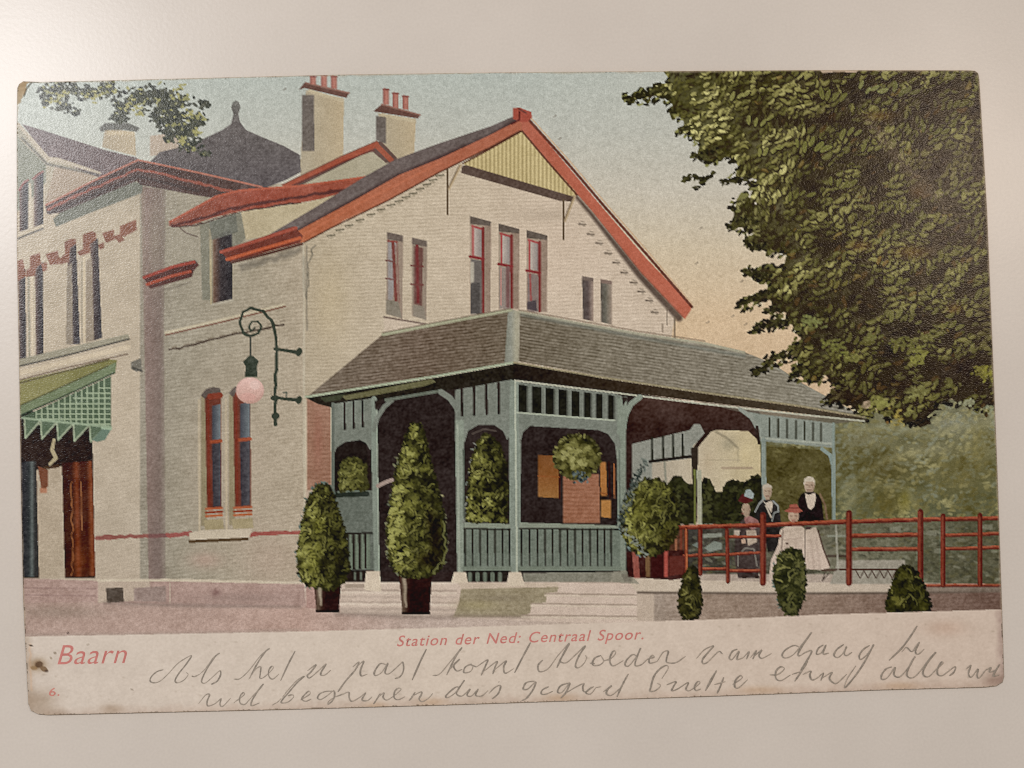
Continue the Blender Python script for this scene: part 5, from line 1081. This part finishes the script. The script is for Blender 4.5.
for i in PARTS:
    jj, ii = np.nonzero(cid == i)
    if len(jj) == 0: continue
    q = np.stack([jj * (NX + 1) + ii, (jj + 1) * (NX + 1) + ii, (jj + 1) * (NX + 1) + ii + 1, jj * (NX + 1) + ii + 1], -1)
    u, inv = np.unique(q.ravel(), return_inverse=True); inv = inv.reshape(-1)
    me = bpy.data.meshes.new(PARTS[i]['name'])
    me.vertices.add(len(u)); me.loops.add(len(inv)); me.polygons.add(len(jj))
    co = np.stack([vx.ravel()[u], vy.ravel()[u], np.full(len(u), ZI)], -1).astype(np.float32)
    me.vertices.foreach_set('co', co.ravel())
    me.loops.foreach_set('vertex_index', inv.astype(np.int32))
    me.polygons.foreach_set('loop_start', np.arange(0, len(inv), 4, dtype=np.int32))
    me.update(calc_edges=True); me.validate()
    ca = me.color_attributes.new('ink', 'FLOAT_COLOR', 'POINT')
    c4 = np.concatenate([vcol.reshape(-1, 3)[u], np.ones((len(u), 1))], -1).astype(np.float32)
    ca.data.foreach_set('color', c4.ravel())
    par = made.get(PARTS[i]['parent'], card)
    made[i] = child(PARTS[i]['name'], me, M_PAPER if PARTS[i]['name'] in ('margin', 'stain', 'corner_wear') else M_INK, par, PARTS[i]['label'])


def ink_attr(me, cols):
    ca = me.color_attributes.new('ink', 'FLOAT_COLOR', 'POINT')
    ca.data.foreach_set('color', np.concatenate([albedo(cols), np.ones((len(cols), 1))], -1).astype(np.float32).ravel())


# ---- printed words, set in an upright face slanted to an italic
def words(name, body, p0, p1, cap, shear, col, weight, spacing, label):
    cu = bpy.data.curves.new(name, 'FONT'); cu.body = body; cu.size = 1; cu.shear = shear; cu.offset = weight; cu.space_character = spacing; cu.space_word = 1.25; cu.resolution_u = 5
    o = link(bpy.data.objects.new(name, cu)); bpy.context.view_layer.update()
    me = bpy.data.meshes.new_from_object(o.evaluated_get(bpy.context.evaluated_depsgraph_get()))
    bpy.data.objects.remove(o); bpy.data.curves.remove(cu)
    co = np.empty(len(me.vertices) * 3); me.vertices.foreach_get('co', co); co = co.reshape(-1, 3)
    x0, x1 = co[:, 0].min(), co[:, 0].max(); ch = .69
    u = (co[:, 0] - x0) / (x1 - x0); px = p0[0] + (p1[0] - p0[0]) * u; py = p0[1] + (p1[1] - p0[1]) * u - co[:, 1] / ch * cap
    wx, wy = card_xy(px, py)
    me.vertices.foreach_set('co', np.stack([wx, wy, np.full_like(wx, ZI + .00001)], -1).ravel()); me.update()
    n = rng.uniform(-10, 10, (len(px), 1)); ink_attr(me, np.array([col], float) + n)
    me.materials.clear()
    return child(name, me, M_WORD, card, label)


words('place_name', 'Baarn', (57.5, 664.5), (127, 663), 19.5, .28, (204, 116, 106), -.004, 1.06, 'place name Baarn in slanted red type')
words('caption', 'Station der Ned: Centraal Spoor.', (397, 646.3), (643.5, 639.2), 10.6, .26, (205, 120, 110), .006, 1.12, 'caption line in small slanted red type')
words('card_number', '6.', (49, 696), (59.5, 695.6), 8, .1, (208, 124, 110), .006, 1.1, 'small red number 6')

# ---- pencil message: ribbons with uneven pressure
verts, faces, cols = [], [], []
zz = ZI + .00001
pr = np.random.default_rng(5)
for st in PEN:
    p = np.array(st, float); p = np.vstack([2 * p[0] - p[1], p, 2 * p[-1] - p[-2]])
    pts = []
    for q in range(1, len(p) - 2):
        for t in np.linspace(0, 1, 7)[:-1]:
            a, b_, c, d = p[q - 1], p[q], p[q + 1], p[q + 2]
            pts.append(.5 * ((2 * b_) + (c - a) * t + (2 * a - 5 * b_ + 4 * c - d) * t * t + (3 * b_ - a - 3 * c + d) * t ** 3))
    pts.append(p[-2]); pts = np.array(pts)
    tg = np.gradient(pts, axis=0); tg /= np.maximum(np.linalg.norm(tg, axis=1), 1e-6)[:, None]
    nm = np.stack([-tg[:, 1], tg[:, 0]], -1); n = len(pts)
    press = .5 + .5 * np.clip(tg[:, 1], -1, 1)                      # down strokes are heavier
    w = (.85 + .7 * press) * (1 + .25 * vnoise(pts[:, 0], pts[:, 1], 2.2, 91)) / 2
    w *= np.clip(np.minimum(np.arange(n) + 2, n + 1 - np.arange(n)) / 4, .45, 1)
    base = len(verts)
    for q in range(n):
        zz += 6e-8
        tone = np.clip(.42 - .42 * press[q] + .32 * vnoise(pts[q:q + 1, 0], pts[q:q + 1, 1], 1.3, 92)[0] + .18, 0, .85)
        c = np.array(mix((134, 121, 107), (190, 171, 152), tone))
        for s in (-1, 1):
            e = pts[q] + nm[q] * s * w[q]; x, y = card_xy(e[0], e[1]); verts.append((float(x), float(y), zz)); cols.append(c)
        if q: k0 = base + 2 * q; faces.append((k0 - 2, k0 - 1, k0 + 1, k0))
me = bpy.data.meshes.new('handwriting'); me.from_pydata(verts, [], faces); ink_attr(me, np.array(cols))
child('handwriting', me, M_PENCIL, card, 'two lines of grey pencil handwriting')
